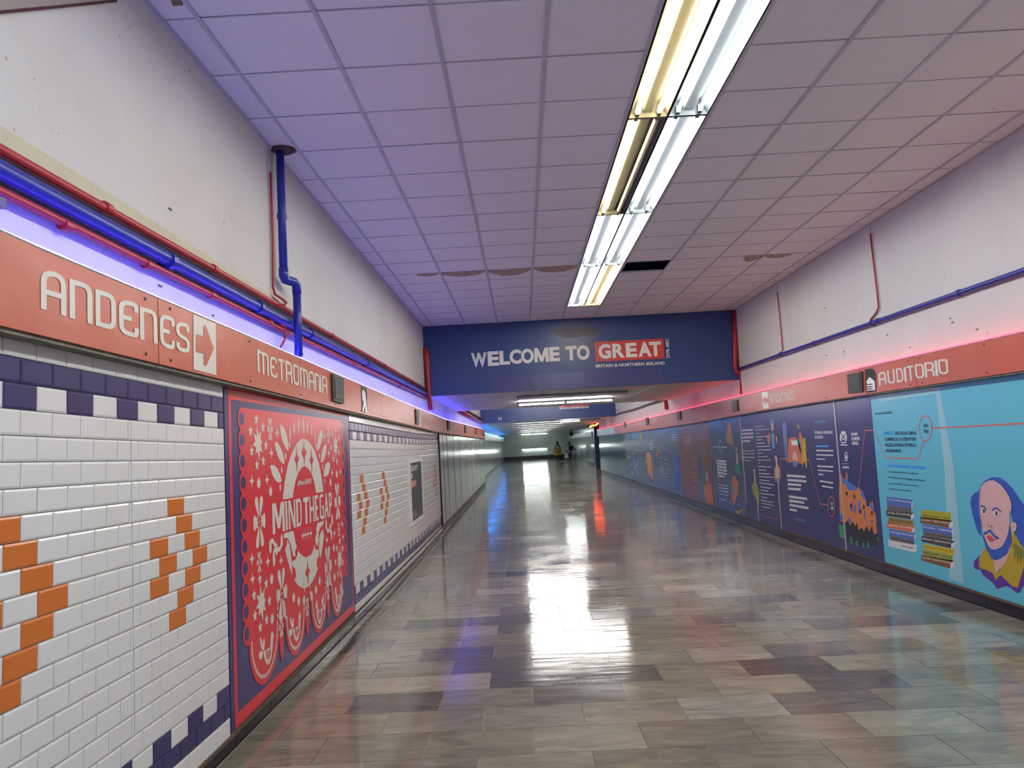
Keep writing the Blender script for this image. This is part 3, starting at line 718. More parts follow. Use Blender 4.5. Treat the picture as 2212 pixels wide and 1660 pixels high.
text('lettering', PBm, 'BRITAIN & NORTHERN IRELAND', (bx[0], bx[1], PBm.p(1240+260*kb,640+856*kb)[1], PBm.p(1240+260*kb,640+818*kb)[1]), 'white', bm1, .003, .02, skew=sk)
fk = [[(1093,508),(1103,508),(1110,608),(1102,610)], [(1102,602),(1138,598),(1138,608),(1102,612)], [(1103,600),(1124,508),(1132,508),(1113,598)], [(1120,590),(1132,545),(1136,562),(1127,598)],
      [(1102,640),(1138,632),(1140,640),(1102,648)], [(1103,645),(1112,645),(1118,742),(1108,743)], [(1113,648),(1120,648),(1146,735),(1136,738)], [(1124,650),(1140,642),(1142,648),(1130,660)]]
flat('flag_fragment', PBm, [[PBm.p(*p) for p in cr(1240,640,kb,*f)] for f in fk], 'white', bm1, .003)
PB2 = Plane(1, YB2-.004, 1)
kz = 420/2212
text('lettering', PB2, 'BRITAIN & NORTHERN IRELAND', (PB2.p(1000+1082*kz,820)[0], PB2.p(1000+1415*kz,820)[0], PB2.p(1204,820+343*kz)[1], PB2.p(1204,820+322*kz)[1]), 'white', bm2, .003, .03)
flat('red_block', PB2, [[PB2.p(*p) for p in cr(1000,820,kz,(1095,250),(1420,235),(1420,302),(1095,316))]], 'redp', bm2, .002)
flat('square_mark', PB2, [[PB2.p(*p) for p in cr(1000,820,kz,*q)] for q in (((406,432),(438,432),(438,438),(406,438)),((406,456),(438,456),(438,462),(406,462)),((404,434),(410,434),(410,460),(404,460)),((434,434),(440,434),(440,460),(434,460)))], 'white', bm2, .003)

# ================================================================= LEFT WALL: TILED PANELS
TW, TH, TZ0 = .18, .09, .48          # tile pitch, row pitch, top of row 0 (relative)
def tile_geo(mb, y0, y1, z0, z1, m, x=0, org=(0, 0)):
    g = .0016; a, b, c, d = y0+g-org[0], y1-g-org[0], z0+g-org[1], z1-g-org[1]; e = .008
    if b-a < .03: e = (b-a)*.25
    if d-c < .02: e = min(e, (d-c)*.25)
    vs = [(x, a, c), (x, b, c), (x, b, d), (x, a, d), (x+.004, a, c), (x+.004, b, c), (x+.004, b, d), (x+.004, a, d), (x+.0075, a+e, c+e), (x+.0075, b-e, c+e), (x+.0075, b-e, d-e), (x+.0075, a+e, d-e)]
    return mb.add(vs, [(0,1,5,4),(1,2,6,5),(2,3,7,6),(3,0,4,7),(4,5,9,8),(5,6,10,9),(6,7,11,10),(7,4,8,11),(8,9,10,11)], m)
def tiled(y0, y1, phase, part_from, part_to, chev, label, split=None, white_on=0):
    root = empty('tiled_panel', (PLX, (y0+y1)/2, PB((y0+y1)/2)), label, 'wall panel', 'white tiled panels on the left wall')
    X = XL+.045
    mb = MB(); mb.prism(ysteps(y0, y1, [1, 2.5, 4.4, 5, 7.7, 9, 10, 11, 12.5, 14]), lambda y: [(XL, PB(y)), (X, PB(y)), (X, H0+.52), (XL, H0+.52)], 'board'); mb.build('backing_board', root)
    cache = {}; stuff = MB(); n = 0
    for r in range(22):
        zt = TZ0-r*TH; zb = zt-TH
        if r == 21: zb = TZ0-22*TH-.03
        off = phase + (TW/2 if r % 2 else 0)
        q = math.floor((y0-off)/TW)
        while True:
            a = off+q*TW; b = a+TW; qq = q; q += 1
            if a >= y1-.01: break
            a2, b2 = max(a, y0), min(b, y1)
            if b2-a2 < .012: continue
            m = 'w_tile'
            if r in (1, 20): m = 'n_tile'
            if r in (2, 19):
                par = math.floor((a+.01-phase)/TW+.5*(r == 19))
                m = 'w_tile' if (par+white_on) % 2 else 'n_tile'
            for c0 in chev:
                d = r-7
                if 0 <= d <= 6:
                    k = min(d, 6-d)
                    if abs(a-(c0+k*TW/2)) < .02: m = 'o_tile'
                    if 2 <= d <= 4 and abs(a-(c0+(k-2)*TW/2-TW)) < .02: m = 'o_tile'
            pieces = [(a2, b2)]
            if split and a2 < split < b2 and 3 <= r <= 17: pieces = [(a2, split-.002), (split+.002, b2)]
            for p0, p1 in pieces:
                cy = (p0+p1)/2; gz = GZ(cy)
                if part_from <= cy <= part_to and n < 300:
                    n += 1
                    key = (round(p1-p0, 3), round(zt-zb, 3), m)
                    if key not in cache:
                        t = MB(); tile_geo(t, -(p1-p0)/2, (p1-p0)/2, -(zt-zb)/2, (zt-zb)/2, m); cache[key] = t.mesh('wall_tile')
                    o = link('wall_tile', cache[key], root, (X, cy, H0+(zt+zb)/2+gz)); o.rotation_euler = (-.0165 if cy < 11 else 0, rr.gauss(0, .002), rr.gauss(0, .002))
                else: tile_geo(stuff, p0, p1, H0+zb+gz, H0+zt+gz, m, X)
    if stuff.v: o = stuff.build('wall_tiles', root, fix=False); o['kind'] = 'stuff'
    return root
tp1 = tiled(.2, 4.405, 2.521-TW*12, 2.10, 9, [3.69, 2.43], 'nearest white tiled wall panel with large orange chevrons at the left edge', 3.355)
tp2 = tiled(7.615, 15.62, 7.765, 0, 9.95, [8.035, 9.295, 14.695], 'white tiled wall panel between the red poster and the glossy grey panels', None, 1)

# ---- red papercut poster
post = empty('wall_poster', (PLX, 6.0, PB(6)), 'large red and navy papercut poster reading MIND THE GAP', 'poster')
yA, yB = 4.42, 7.605
zT = H0+.47
mb = MB(); mb.prism([yA, 6, yB], lambda y: [(XL, H0-1.532), (PLX, H0-1.532), (PLX, zT), (XL, zT)], 'navyp'); mb.build('printed_sheet', post)
def C4(*p): return [WL.p(480+x/5.533, 840+y/5.533) for x, y in p]
def C5(*p): return [WL.p(480+x/5.533, 1100+y/5.533) for x, y in p]
zb_ = H0-1.530; ztb = H0+.40
def rect(a0, a1, z0, z1): return [(a0,z0),(a1,z0),(a1,z1),(a0,z1)]
flat('red_border', WL, [rect(4.475,4.52,zb_,zT), rect(7.515,7.55,zb_,zT), rect(4.475,7.55,zb_,H0-1.455), rect(4.475,7.55,H0+.355,zT)], 'redp', post, .001)
def ell(cx, cz, rx, rz, n=20, a0=0): return [(cx+rx*math.cos(2*math.pi*i/n+a0), cz+rz*math.sin(2*math.pi*i/n+a0)) for i in range(n)]
Lc = C4((245,365),(248,628),(253,860),(257,1125),(262,1357)) + C5((267,185),(270,457),(273,700),(278,967),(282,1207),(285,1500))
Rc = C4((1425,500),(1433,680),(1440,830),(1443,985),(1450,1135),(1455,1320),(1460,1485)) + C5((1467,210),(1470,375),(1475,540),(1482,715))
la = sum(p[0] for p in Lc)/len(Lc); ra = sum(p[0] for p in Rc)/len(Rc)
ztop = C4((600,275))[0][1]; zlow = WL.p(531, 1400)[1]
lz = [Lc[0][1]+(Lc[-1][1]-Lc[0][1])*i/10 for i in range(11)]; rz = [Rc[0][1]+(Rc[-1][1]-Rc[0][1])*i/10 for i in range(11)]
Y0p, Y1p = la+.01, ra-.01
polys = [rect(Y0p, Y1p, zlow, ztop)] + [ell(la, z, .075, .072) for z in lz] + [ell(ra, z, .075, .072) for z in rz]
body_l, body_r = la+.02, ra-.02
def Upoly(a0, a1, zl, zb): return [(a0, zl)]+[((a0+a1)/2-(a1-a0)/2*math.cos(math.pi*i/16), zl-(zl-zb)*math.sin(math.pi*i/16)) for i in range(17)]+[(a1, zl)]
L1 = [WL.p(536.7,1400)[0], WL.p(604,1400)[0], WL.p(568,1477)[1]]
lobes = [(L1[0]+.0, L1[1], L1[2])] + [(WL.p(a,1300)[0], WL.p(b,1300)[0], WL.p(c,d)[1]) for a, b, c, d in ((613,659,633.6,1420.7),(670,706,685,1374.6),(714,742,727,1337))]
zb_l = sum(l[2] for l in lobes)/4
polys += [Upoly(l[0], l[1], zlow+.001, zb_l) for l in lobes]
tabs = [WL.p(608.6,1420)[0], WL.p(664.8,1380)[0], WL.p(710,1340)[0]]; ztab = WL.p(608.6,1428)[1]
polys += [Upoly(t-.055, t+.055, zlow+.001, ztab) for t in tabs]
flat('red_papercut', WL, polys, 'redp', post, .002)
for P in [ell(la-.01, z, .042, .040) for z in lz]+[ell(ra+.005, z, .036, .038) for z in rz]: flat('navy_oval', WL, [P], 'navyp', post, .003)
Wp = M['offwhite']
def size(f, x, y0, y1): return abs(f((x, y0))[0][1]-f((x, y1))[0][1])
def star(c, r, n, k, a0=math.pi/2, sx=1): return [(c[0]+sx*(r if i % 2 == 0 else r*k)*math.cos(a0+math.pi*i/n), c[1]+(r if i % 2 == 0 else r*k)*math.sin(a0+math.pi*i/n)) for i in range(2*n)]
def petal(c, ang, r0, r1, wd, n=10):
    ca, sa = math.cos(ang), math.sin(ang); pts = []
    for i in range(2*n):
        t = i/n if i < n else 2-i/n; s = 1 if i < n else -1
        l = r0+(r1-r0)*t; ww = s*wd*(t**.8)*math.sqrt(max(0, 1-t**5))
        pts.append((c[0]+ca*l-sa*ww, c[1]+sa*l+ca*ww))
    return pts
def flower(f, x, y0, y1):
    c = f((x, (y0+y1)/2))[0]; R = size(f, x, y0, y1)/2; P = []
    for dg, ww, l in ((71,.25,1),(109,.25,1),(-71,.25,1),(-109,.25,1),(0,.40,.66),(180,.40,.66)): P.append(petal(c, math.radians(dg), R*.16, R*l, R*ww))
    for dg in (35,145,-35,-145): P.append(ell(c[0]+R*.27*math.cos(math.radians(dg)), c[1]+R*.27*math.sin(math.radians(dg)), R*.07, R*.07, 8))
    P.append(ell(c[0], c[1], R*.05, R*.08, 8))
    return P
fl_ = [flower(C4,568,342,630), flower(C4,1266,445,660), flower(C4,1375,1118,1582), flower(C4,440,1265,1923), flower(C5,438,505,770), flower(C5,708,690,1340), flower(C5,1262,430,950), flower(C5,1390,155,338)]
for P in fl_: flat('flower_print', WL, P, Wp, post, .003)
def spiky(f, x, y0, y1, fl=1):
    c = f((x, (y0+y1)/2))[0]; R = size(f, x, y0, y1)/2; o = []
    rad = [1, .42, .88, .42, .80, .40, .72, .42, 1, .42, .80, .42, .62, .42, .85, .42]
    return [(c[0]+fl*R*rad[i]*math.cos(math.pi/2+.12+math.pi*i/8), c[1]+R*rad[i]*math.sin(math.pi/2+.12+math.pi*i/8)) for i in range(16)]
for P in (spiky(C4,425,420,890), spiky(C4,1350,520,860,-1), spiky(C5,465,880,1375), spiky(C5,1400,430,770,-1)): flat('large_star_print', WL, [P], Wp, post, .003)
s5 = [star(c, .042, 5, .45) for c in C4((402,368),(333,508),(481,462),(518,680),(348,748),(486,865),(410,915),(1352,492),(1315,550),(1390,592),(1302,705),(1390,760),(1327,838),(1368,873)) + C5((443,842),(520,893),(375,1035),(560,1100),(387,1278),(525,1325),(450,1415),(1402,385),(1367,470),(1433,470),(1352,635),(1435,640),(1378,775),(1412,780))]
sp = [star(c, .046, 4, .34) for c in C4((652,530),(583,770),(348,1105),(530,1090),(1216,575),(1270,770),(1310,1005),(1407,995)) + C5((350,598),(540,628),(698,620),(358,838),(1430,180),(1337,290),(1437,335),(1248,370))] + [star(c, .05, 4, .3, sx=.8) for c in C5((958,322),(990,310),(1022,298),(1055,290))]
bu = [star(c, .044, 10, .55) for c in C4((432,1130),(573,1230),(1366,1025),(1290,1120)) + C5((585,840),(593,1315),(1330,470),(1340,820),(1160,860),(1117,965),(1063,1035),(972,1095),(910,1105),(850,1060))]
for P in s5: flat('small_star_print', WL, [P], Wp, post, .003)
for P in sp: flat('sparkle_print', WL, [P], Wp, post, .003)
for P in bu: flat('burst_print', WL, [P], Wp, post, .003)
def lens(f, x, y, h): 
    c = f((x, y))[0]; H = size(f, x, y-h/2, y+h/2)/2
    return [(c[0]+(.30*H*math.cos(t)*abs(math.cos(t))**.3), c[1]+H*math.sin(t)) for t in [2*math.pi*i/16 for i in range(16)]]
rays = [lens(C4,*q) for q in ((808,545,180),(856,480,180),(907,453,180),(967,453,205),(1015,467,172),(1065,507,160),(1107,570,155))]
rays += [C4((688,430),(715,445),(745,490),(770,570),(785,660),(788,750),(755,715),(720,640),(700,560),(690,490)), C4((622,638),(655,645),(690,700),(720,770),(735,840),(740,908),(700,885),(660,810),(635,730)), C4((567,925),(585,912),(620,918),(655,955),(690,1030),(708,1100),(690,1120),(660,1125),(625,1090),(590,1020)),
   C4((1193,488),(1195,560),(1180,650),(1155,720),(1132,750),(1133,650),(1150,560),(1170,510)), C4((1243,665),(1238,760),(1215,850),(1190,885),(1173,880),(1180,790),(1200,710),(1220,675)), C4((1285,890),(1283,960),(1262,1025),(1235,1055),(1207,1048),(1213,970),(1235,900),(1260,880))]
for P in rays: flat('ray_print', WL, [P], Wp, post, .003)
for c in C4((802,675),(753,808),(707,975),(688,1180),(1117,685),(1158,803),(1198,940),(1218,1105)): flat('dot_print', WL, [ell(c[0], c[1], .016, .026, 10)], Wp, post, .003)
flat('arch_print', WL, [C4((720,1328),(728,1230),(745,1090),(775,930),(820,785),(880,665),(925,615),(960,597),(1005,610),(1050,655),(1100,740),(1150,890),(1185,1060),(1205,1235),(1118,1250),(1100,1140),(1075,1050),(1040,975),(1005,937),(975,928),(940,950),(905,1010),(870,1110),(850,1210),(838,1305))], Wp, post, .003)
def tall4(f, x, ya, yb, wd):
    a, b = f((x, ya))[0], f((x, yb))[0]; c = f((x, (ya+yb)/2))[0]
    return [(c[0], a[1]), (c[0]+wd*.25, c[1]+wd*.5), (c[0]+wd, c[1]), (c[0]+wd*.25, c[1]-wd*.5), (c[0], b[1]), (c[0]-wd*.25, c[1]-wd*.5), (c[0]-wd, c[1]), (c[0]-wd*.25, c[1]+wd*.5)]
for P in (tall4(C4,885,670,1020,.065), tall4(C4,972,605,930,.075), tall4(C4,1062,690,1020,.065), tall4(C5,1015,600,915,.07)): flat('red_cutout', WL, [P], 'redp', post, .004)
flat('arch_print', WL, [C5((835,625),(868,612),(890,560),(900,500),(945,555),(1000,582),(1060,545),(1085,480),(1095,430),(1110,480),(1148,490),(1150,570),(1128,600),(1122,680),(1142,705),(1120,770),(1080,860),(1040,915),(1000,945),(960,950),(900,915),(860,850),(878,800),(870,720),(848,700),(830,660)),
   C5((728,295),(845,262),(858,330),(872,410),(888,455),(865,510),(872,578),(845,560),(825,490),(810,410),(775,345),(730,350)), C5((745,482),(765,440),(772,362),(800,420),(812,520),(828,640),(832,790),(800,700),(770,590)),
   C5((1135,165),(1215,138),(1200,190),(1165,225),(1145,290),(1152,370),(1130,455),(1110,400),(1105,350),(1122,300),(1120,230)), C5((1165,290),(1198,240),(1212,320),(1195,450),(1170,600),(1150,480),(1155,380))], Wp, post, .003)
sq = []
for pts in (C5((568,450),(575,400),(590,375),(612,400),(630,460),(660,490),(690,475),(705,380)), C5((640,480),(612,500),(603,550),(610,612)), C5((1235,185),(1240,240),(1258,270),(1285,240),(1295,190),(1308,125)), C5((1280,235),(1292,270),(1298,315))):
    sq += ribbon(round_path([(p[0], p[1], .05) for p in pts], .05), .03); sq.append(ell(pts[0][0], pts[0][1], .028, .045, 10)); sq.append(ell(pts[-1][0], pts[-1][1], .028, .045, 10))
flat('squiggle_print', WL, sq, Wp, post, .003)
# swans: traced once, mirrored for the right-hand pair
def C3(*p): return [WL.p(440+x/5.535, 1360+y/5.535) for x, y in p]
sw = [C3((705,290),(745,268),(790,230),(795,140),(798,70),(812,45),(822,70),(836,108),(822,128),(818,250),(800,370),(775,440),(755,450),(730,420),(712,360)), C3((705,285),(685,270),(668,215),(660,150),(666,125),(680,140),(692,200),(706,270)), C3((708,280),(695,220),(702,160),(712,132),(720,160),(718,230)), C3((700,290),(660,290),(645,330),(650,375),(668,393),(688,370))]
ba0 = min(p[0] for q in sw for p in q); ba1 = max(p[0] for q in sw for p in q); bz0 = min(p[1] for q in sw for p in q); bz1 = max(p[1] for q in sw for p in q)
for (f, x0, x1, y0, y1, mir) in ((C3,645,836,45,450,0), (C5,788,940,1250,1605,0), (C5,1105,1225,1035,1375,1), (C5,1335,1440,880,1185,1)):
    a0, a1 = f((x0, y0))[0][0], f((x1, y0))[0][0]; xm = (x0+x1)/2; z1_, z0_ = f((xm, y0))[0][1], f((xm, y1))[0][1]
    T = lambda p: ((a0+(a1-a0)*((p[0]-ba0)/(ba1-ba0) if not mir else 1-(p[0]-ba0)/(ba1-ba0))), z0_+(z1_-z0_)*(p[1]-bz0)/(bz1-bz0))
    flat('swan_print', WL, [[T(p) for p in q] for q in sw], Wp, post, .003)
    tt = [T(((ba0+ba1)/2+.03, bz0+(bz1-bz0)*k)) for k in (.22, .31, .40)]
    flat('red_feather_line', WL, [r_ for c in tt for r_ in ribbon([(c[0]-.045, c[1]+.02), (c[0]-.02, c[1]-.004), (c[0]+.02, c[1]-.004), (c[0]+.045, c[1]+.02)], .011)], 'redp', post, .004)
dots = []
for (a0, a1, zb) in lobes:
    a0 += .05; a1 -= .05; c = (a0+a1)/2; n = 26
    for i in range(n+1):
        t = math.pi*i/n; dots.append(ell(c-(a1-a0)/2*math.cos(t), zlow+.0-(zlow-zb_l-.05)*math.sin(t), .011, .016, 8))
for t in tabs:
    for s in (-.10, .10):
        for i in range(5): dots.append(ell(t+s*(.6+.08*i), zlow+.21-i*.05, .011, .018, 8))
o = flat('bead_print', WL, dots, Wp, post, .003); o['kind'] = 'stuff'
for t in tabs:
    c = (t, zlow-.03); P = []
    for dg, ww, l in ((71,.25,1),(109,.25,1),(-71,.25,1),(-109,.25,1),(0,.40,.66),(180,.40,.66)): P.append(petal(c, math.radians(dg), .012, .075*l, .075*ww))
    flat('flower_print', WL, P, Wp, post, .0035)
# lettering of the slogan: tall condensed slab letters
def CM(x, y): return WL.p(570+x/5.289, 1020+y/5.289)
lx = [('M',85,195),('I',205,228),('N',248,345),('D',355,378),('T',382,485),('H',468,512),('E',520,548),('G',560,612),('A',618,718),('P',722,768)]
words_ = [('M',.00,.165),('I',.178,.205),('N',.222,.325),('D',.338,.425),('T',.455,.545),('H',.558,.645),('E',.657,.72),('G',.748,.828),('A',.838,.925),('P',.935,1.0)]
aL, aR = CM(85,360)[0], CM(768,240)[0]; zt1, zb1 = CM(85,365)[1], CM(95,718)[1]; zt2, zb2 = CM(760,235)[1], CM(768,505)[1]
GX = {'M': [[(0,0),(.2,0),(.2,1),(0,1)],[(.8,0),(1,0),(1,1),(.8,1)],[(.05,1),(.30,1),(.58,.25),(.42,.1)],[(.95,1),(.70,1),(.42,.25),(.58,.1)]], 'I': [[(0,0),(1,0),(1,1),(0,1)]],
 'N': [[(0,0),(.22,0),(.22,1),(0,1)],[(.78,0),(1,0),(1,1),(.78,1)],[(0,1),(.30,1),(1,0),(.70,0)]], 'D': [[(0,0),(.34,0),(.34,1),(0,1)],[(.3,1),(.75,1),(1,.82),(.72,.86),(.3,.88)],[(.3,0),(.75,0),(1,.18),(.72,.14),(.3,.12)],[(.74,.1),(1,.18),(1,.82),(.74,.9)]],
 'T': [[(.30,0),(.70,0),(.66,1),(.34,1)],[(0,.82),(1,.82),(1,1),(0,1)]], 'H': [[(0,0),(.26,0),(.26,1),(0,1)],[(.74,0),(1,0),(1,1),(.74,1)],[(.26,.44),(.74,.44),(.74,.58),(.26,.58)]],
 'E': [[(0,0),(.45,0),(.45,1),(0,1)],[(.4,.86),(1,.86),(1,1),(.4,1)],[(.4,.43),(.85,.43),(.85,.57),(.4,.57)],[(.4,0),(1,0),(1,.14),(.4,.14)]], 'G': [[(0,.1),(.3,0),(.3,1),(0,.9)],[(.2,.88),(1,.88),(.9,1),(.2,1)],[(.2,0),(1,0),(1,.12),(.2,.12)],[(.72,.1),(1,.1),(1,.5),(.72,.5)],[(.5,.42),(1,.42),(1,.54),(.5,.54)]],
 'A': [[(0,0),(.28,0),(.60,1),(.38,1)],[(1,0),(.68,0),(.40,1),(.62,1)],[(.22,.26),(.78,.26),(.74,.38),(.26,.38)]], 'P': [[(0,0),(.34,0),(.34,1),(0,1)],[(.3,.86),(.9,.86),(.9,1),(.3,1)],[(.3,.42),(.9,.42),(.9,.54),(.3,.54)],[(.68,.46),(1,.5),(1,.92),(.68,.96)]]}
for c, f0, f1 in words_:
    po = []
    for q in GX[c]:
        pp = []
        for u_, v_ in q:
            f_ = f0+(f1-f0)*u_; zt_ = zt1+(zt2-zt1)*f_; zq = zb1+(zb2-zb1)*f_; pp.append((aL+(aR-aL)*f_, zq+(zt_-zq)*v_))
        po.append(pp)
    flat('letter', WL, po, Wp, post, .004)
q0 = CM(380,100); q1 = CM(540,80); q2 = CM(385,178)
text('lettering', WL, '#MetroUKMX', (q0[0], q1[0], q2[1], q0[1]), Wp, post, .004, .03)

# ---- framed small poster on the second tiled panel
fp = empty('framed_poster', (PLX+.02, 12.1, H0-1.1), 'dark framed poster reading CREATIVITY IS GREAT on the white tiles', 'poster')
def C9(x, y): return WL.p(870+x/5.6, 980+y/5.6)
fa0, fa1 = C9(62,70)[0], C9(215,55)[0]; fz1 = C9(62,70)[1]; fz0 = C9(95,890)[1]
for nm, bx_ in (('frame_rail', rect(fa0, fa1, fz1-.06, fz1)), ('frame_rail', rect(fa0, fa1, fz0, fz0+.06)), ('frame_stile', rect(fa0, fa0+.07, fz0+.06, fz1-.06)), ('frame_stile', rect(fa1-.07, fa1, fz0+.06, fz1-.06))):
    mb = MB(); mb.box((PLX, bx_[0][0], bx_[0][1]), (PLX+.025, bx_[2][0], bx_[2][1]), 'white'); mb.build(nm, fp)
ia0, ia1, iz0, iz1 = fa0+.07, fa1-.07, fz0+.06, fz1-.06
mb = MB(); mb.box((PLX, ia0, iz0), (PLX+.012, ia1, iz1), mat('charcoal_print', (.035,.04,.045), .3)); mb.build('printed_sheet', fp)
WF = Plane(0, PLX+.012, 1)
text('lettering', WF, 'CREATIVITY', (ia0+.06, ia0+.85, iz1-.13, iz1-.05), 'white', fp, .002, .03)
text('lettering', WF, 'IS', (ia0+.06, ia0+.26, iz1-.24, iz1-.16), 'white', fp, .002, .03)
flat('red_block', WF, [rect(ia0+.06, ia0+.62, iz1-.38, iz1-.27)], 'redp', fp, .002)
text('lettering', WF, 'GREAT', (ia0+.10, ia0+.58, iz1-.365, iz1-.285), 'white', fp, .003, .03)
flat('small_print_line', WF, [rect(ia0+.08, ia0+.55, iz0+.06+i*.03, iz0+.068+i*.03) for i in range(3)], 'white', fp, .002)

# ---- glossy grey panels further down the left wall
gp = 15.64; i = 0
nmz = ['narrow mirror-like', 'second', 'third', 'fourth', 'fifth', 'sixth', 'seventh', 'eighth', 'ninth', 'tenth']
wd_ = [.9, .9, 1.6, 1.8, 2.4, 2.4, 2.4, 2.4, 3.5]
mb0 = MB(); mb0.box((XL, 15.60, PB(15.6)), (PLX+.03, 15.66, H0+.40), 'black'); tag(mb0.build('metal_post'), 'black upright strip between the white tiles and the glossy grey panels', 'post')
while gp < 33.9:
    wq = min(wd_[min(i, 8)], 33.98-gp)
    root = empty('glossy_panel', (PLX, gp+wq/2, PB(gp)), nmz[min(i, 9)]+' glossy grey wall panel past the white tiles on the left', 'wall panel', 'glossy grey panels on the left wall')
    mb = MB(); mb.prism([gp+.012, gp+wq-.012], lambda y: [(XL, PB(y)), (PLX, PB(y)), (PLX, H0+.42), (XL, H0+.42)], 'grey_lam'); mb.build('laminate_sheet', root)
    boxo('edge_strip', (XL, gp+wq-.012, PB(gp)+.0), (PLX+.004, gp+wq+.012, H0+.42), 'darkmetal', root)
    gp += wq; i += 1

# ================================================================= RIGHT WALL: MURAL
G_M = 'printed mural panels along the right wall'
def murp(y0, y1, m, label, top=H0+.50):
    root = empty('mural_panel', (PRX, (y0+y1)/2, PB((y0+y1)/2)), label, 'mural', G_M)
    mb = MB(); mb.prism(ysteps(y0+.002, y1-.002), lambda y: [(XR, PB(y)), (PRX, PB(y)), (PRX, max(top, rbz(y)+.03)), (XR, max(top, rbz(y)+.03))], m); mb.build('printed_sheet', root)
    return root
M['teal'] = mat('teal_print', (.115, .49, .66), .33, noise=(1.2, .25, (.14, .50, .62)))
M['mnavy'] = mat('deep_navy_print', (.034, .040, .150), .30)
M['mnavy2'] = mat('slate_blue_print', (.052, .075, .19), .22, noise=(.6, .4, (.07, .09, .20), (1, 1, .3)))
M['mred'] = mat('dull_red_print', (.20, .045, .055), .28, noise=(2.5, .6, (.15, .06, .10), (1, 1, .4)))
M['mblue'] = mat('glossy_teal_grey_print', (.055, .12, .19), .12, noise=(.9, .5, (.08, .18, .24), (1, 1, .15)), spec=.8)
mt = murp(1.0, 8.93, 'teal', 'turquoise mural panel with portrait and book stacks')
mn1 = murp(8.93, 9.96, 'mnavy', 'narrow navy mural panel with orange building beside the turquoise one')
mn2 = murp(9.98, 14.28, 'mnavy', 'wide navy mural panel with text columns and small figures')
mn3 = murp(14.30, 16.70, 'mnavy2', 'blue mural panel with dim figures between metal strip and red panel')
mr = murp(16.70, 20.0, 'mred', 'dark red and brown mural panel in the middle of the right wall')
mn4 = murp(20.0, 30.5, 'mnavy2', 'far blue mural panel with an orange leaf shape')
mn5 = murp(30.5, 40.85, 'mblue', 'farthest glossy blue-grey mural panel')
for y, z0, z1, lb_ in ((9.97, PB(9.97), rbz(9.97), 'silver metal strip beside the orange building drawing'), (14.29, H0-1.30, rbz(14.29), 'silver metal strip behind the dim mural text'), (12.42, PB(12.4), H0-.62, 'short silver metal strip low on the navy mural'), (13.6, PB(13.6), H0-1.05, 'shortest silver metal strip at the foot of the navy mural')):
    mb = MB(); mb.box((PRX-.006, y-.018, z0), (PRX, y+.018, z1), 'steel'); tag(mb.build('metal_strip'), lb_, 'strip', 'silver strips on the mural')
def inks(**k): 
    for n_, c in k.items(): M[n_] = mat(n_, c, .35)
inks(ink_dark=(.02,.035,.10), ink_cyan=(.04,.33,.80), ink_blue=(.035,.10,.48), ink_skin=(.68,.42,.44), ink_skin2=(.50,.34,.30), ink_gold=(.47,.34,.03), ink_olive=(.19,.19,.03), ink_purple=(.10,.035,.32), ink_lips=(.62,.08,.10), ink_coral=(.62,.16,.15), ink_pale=(.76,.77,.80),
     ink_orange=(.62,.20,.07), ink_green=(.02,.30,.14), ink_black=(.015,.02,.035), bk_blue=(.08,.15,.50), bk_grey=(.15,.15,.16), bk_dgrey=(.065,.06,.065), bk_tan=(.33,.20,.055), bk_coral=(.60,.16,.09), bk_white=(.66,.67,.72), bk_lime=(.40,.38,.03), bk_brown=(.21,.095,.035), bk_yellow=(.58,.42,.02), bk_olive=(.30,.33,.07), ink_mist=(.30,.56,.66), leaf=(.55,.26,.10), figb=(.10,.20,.52))
def R1(ox, oy, k_, *p): return [WR.p(ox+x/k_, oy+y/k_) for x, y in p]
def pr(name, crop, pts, m, parent, lay=1): return flat(name, WR, [R1(*crop, *pts)], m, parent, .001*lay)
def line(name, crop, pts, wd, m, parent, lay=2):
    P = R1(*crop, *pts); return flat(name, WR, ribbon(P, wd), m, parent, .001*lay)
A = (2060, 1010, 5.533)
# portrait of the bald bearded man
por = pr('portrait_print', A, [(330,825),(290,780),(260,690),(225,560),(200,430),(215,350),(260,300),(300,290),(330,210),(390,150),(470,115),(560,125),(640,180),(720,270),(790,380),(841,445),(900,480),(900,960),(841,960),(790,900),(740,800),(690,560),(600,300),(340,300)], 'ink_blue', mt, 1); por['label'] = 'blue haired bald man portrait'
def sub(pts, m, lay, nm): return flat(nm, WR, [R1(*A, *pts)], m, por, .001*lay)
sub([(240,1190),(250,1120),(310,1060),(400,1040),(841,1100),(900,1130),(900,1380),(841,1410),(790,1500),(750,1500),(700,1450),(640,1420),(590,1430),(520,1455),(480,1390),(420,1340),(350,1290),(320,1220),(265,1222)], 'ink_purple', 2, 'ruff')
sub([(305,1180),(310,1090),(350,1000),(380,960),(480,1100),(520,1270),(620,1130),(690,820),(730,800),(841,980),(900,1010),(900,1200),(841,1210),(770,1440),(700,1420),(620,1340),(570,1290),(540,1310),(510,1355),(470,1270),(380,1220),(330,1210)], 'ink_gold', 3, 'collar')
sub([(700,940),(740,900),(830,980),(900,1040),(900,1120),(820,1080),(810,1180),(790,1060),(770,1170),(755,1020),(720,1150),(735,980)], 'ink_olive', 4, 'collar_shading')
sub([(475,1095),(600,1050),(685,940),(690,980),(620,1150),(540,1230),(515,1275),(495,1200)], 'ink_skin', 4, 'neck')
sub([(318,300),(330,240),(370,190),(430,158),(490,158),(560,200),(620,270),(670,350),(700,440),(695,520),(675,530),(680,640),(660,780),(620,900),(560,970),(490,985),(440,970),(400,900),(370,810),(345,700),(320,560),(310,430)], 'ink_skin', 5, 'face')
sub([(318,300),(335,240),(338,350),(328,430),(340,600),(365,740),(345,700),(320,560),(310,430)], 'ink_skin2', 6, 'face_shading')
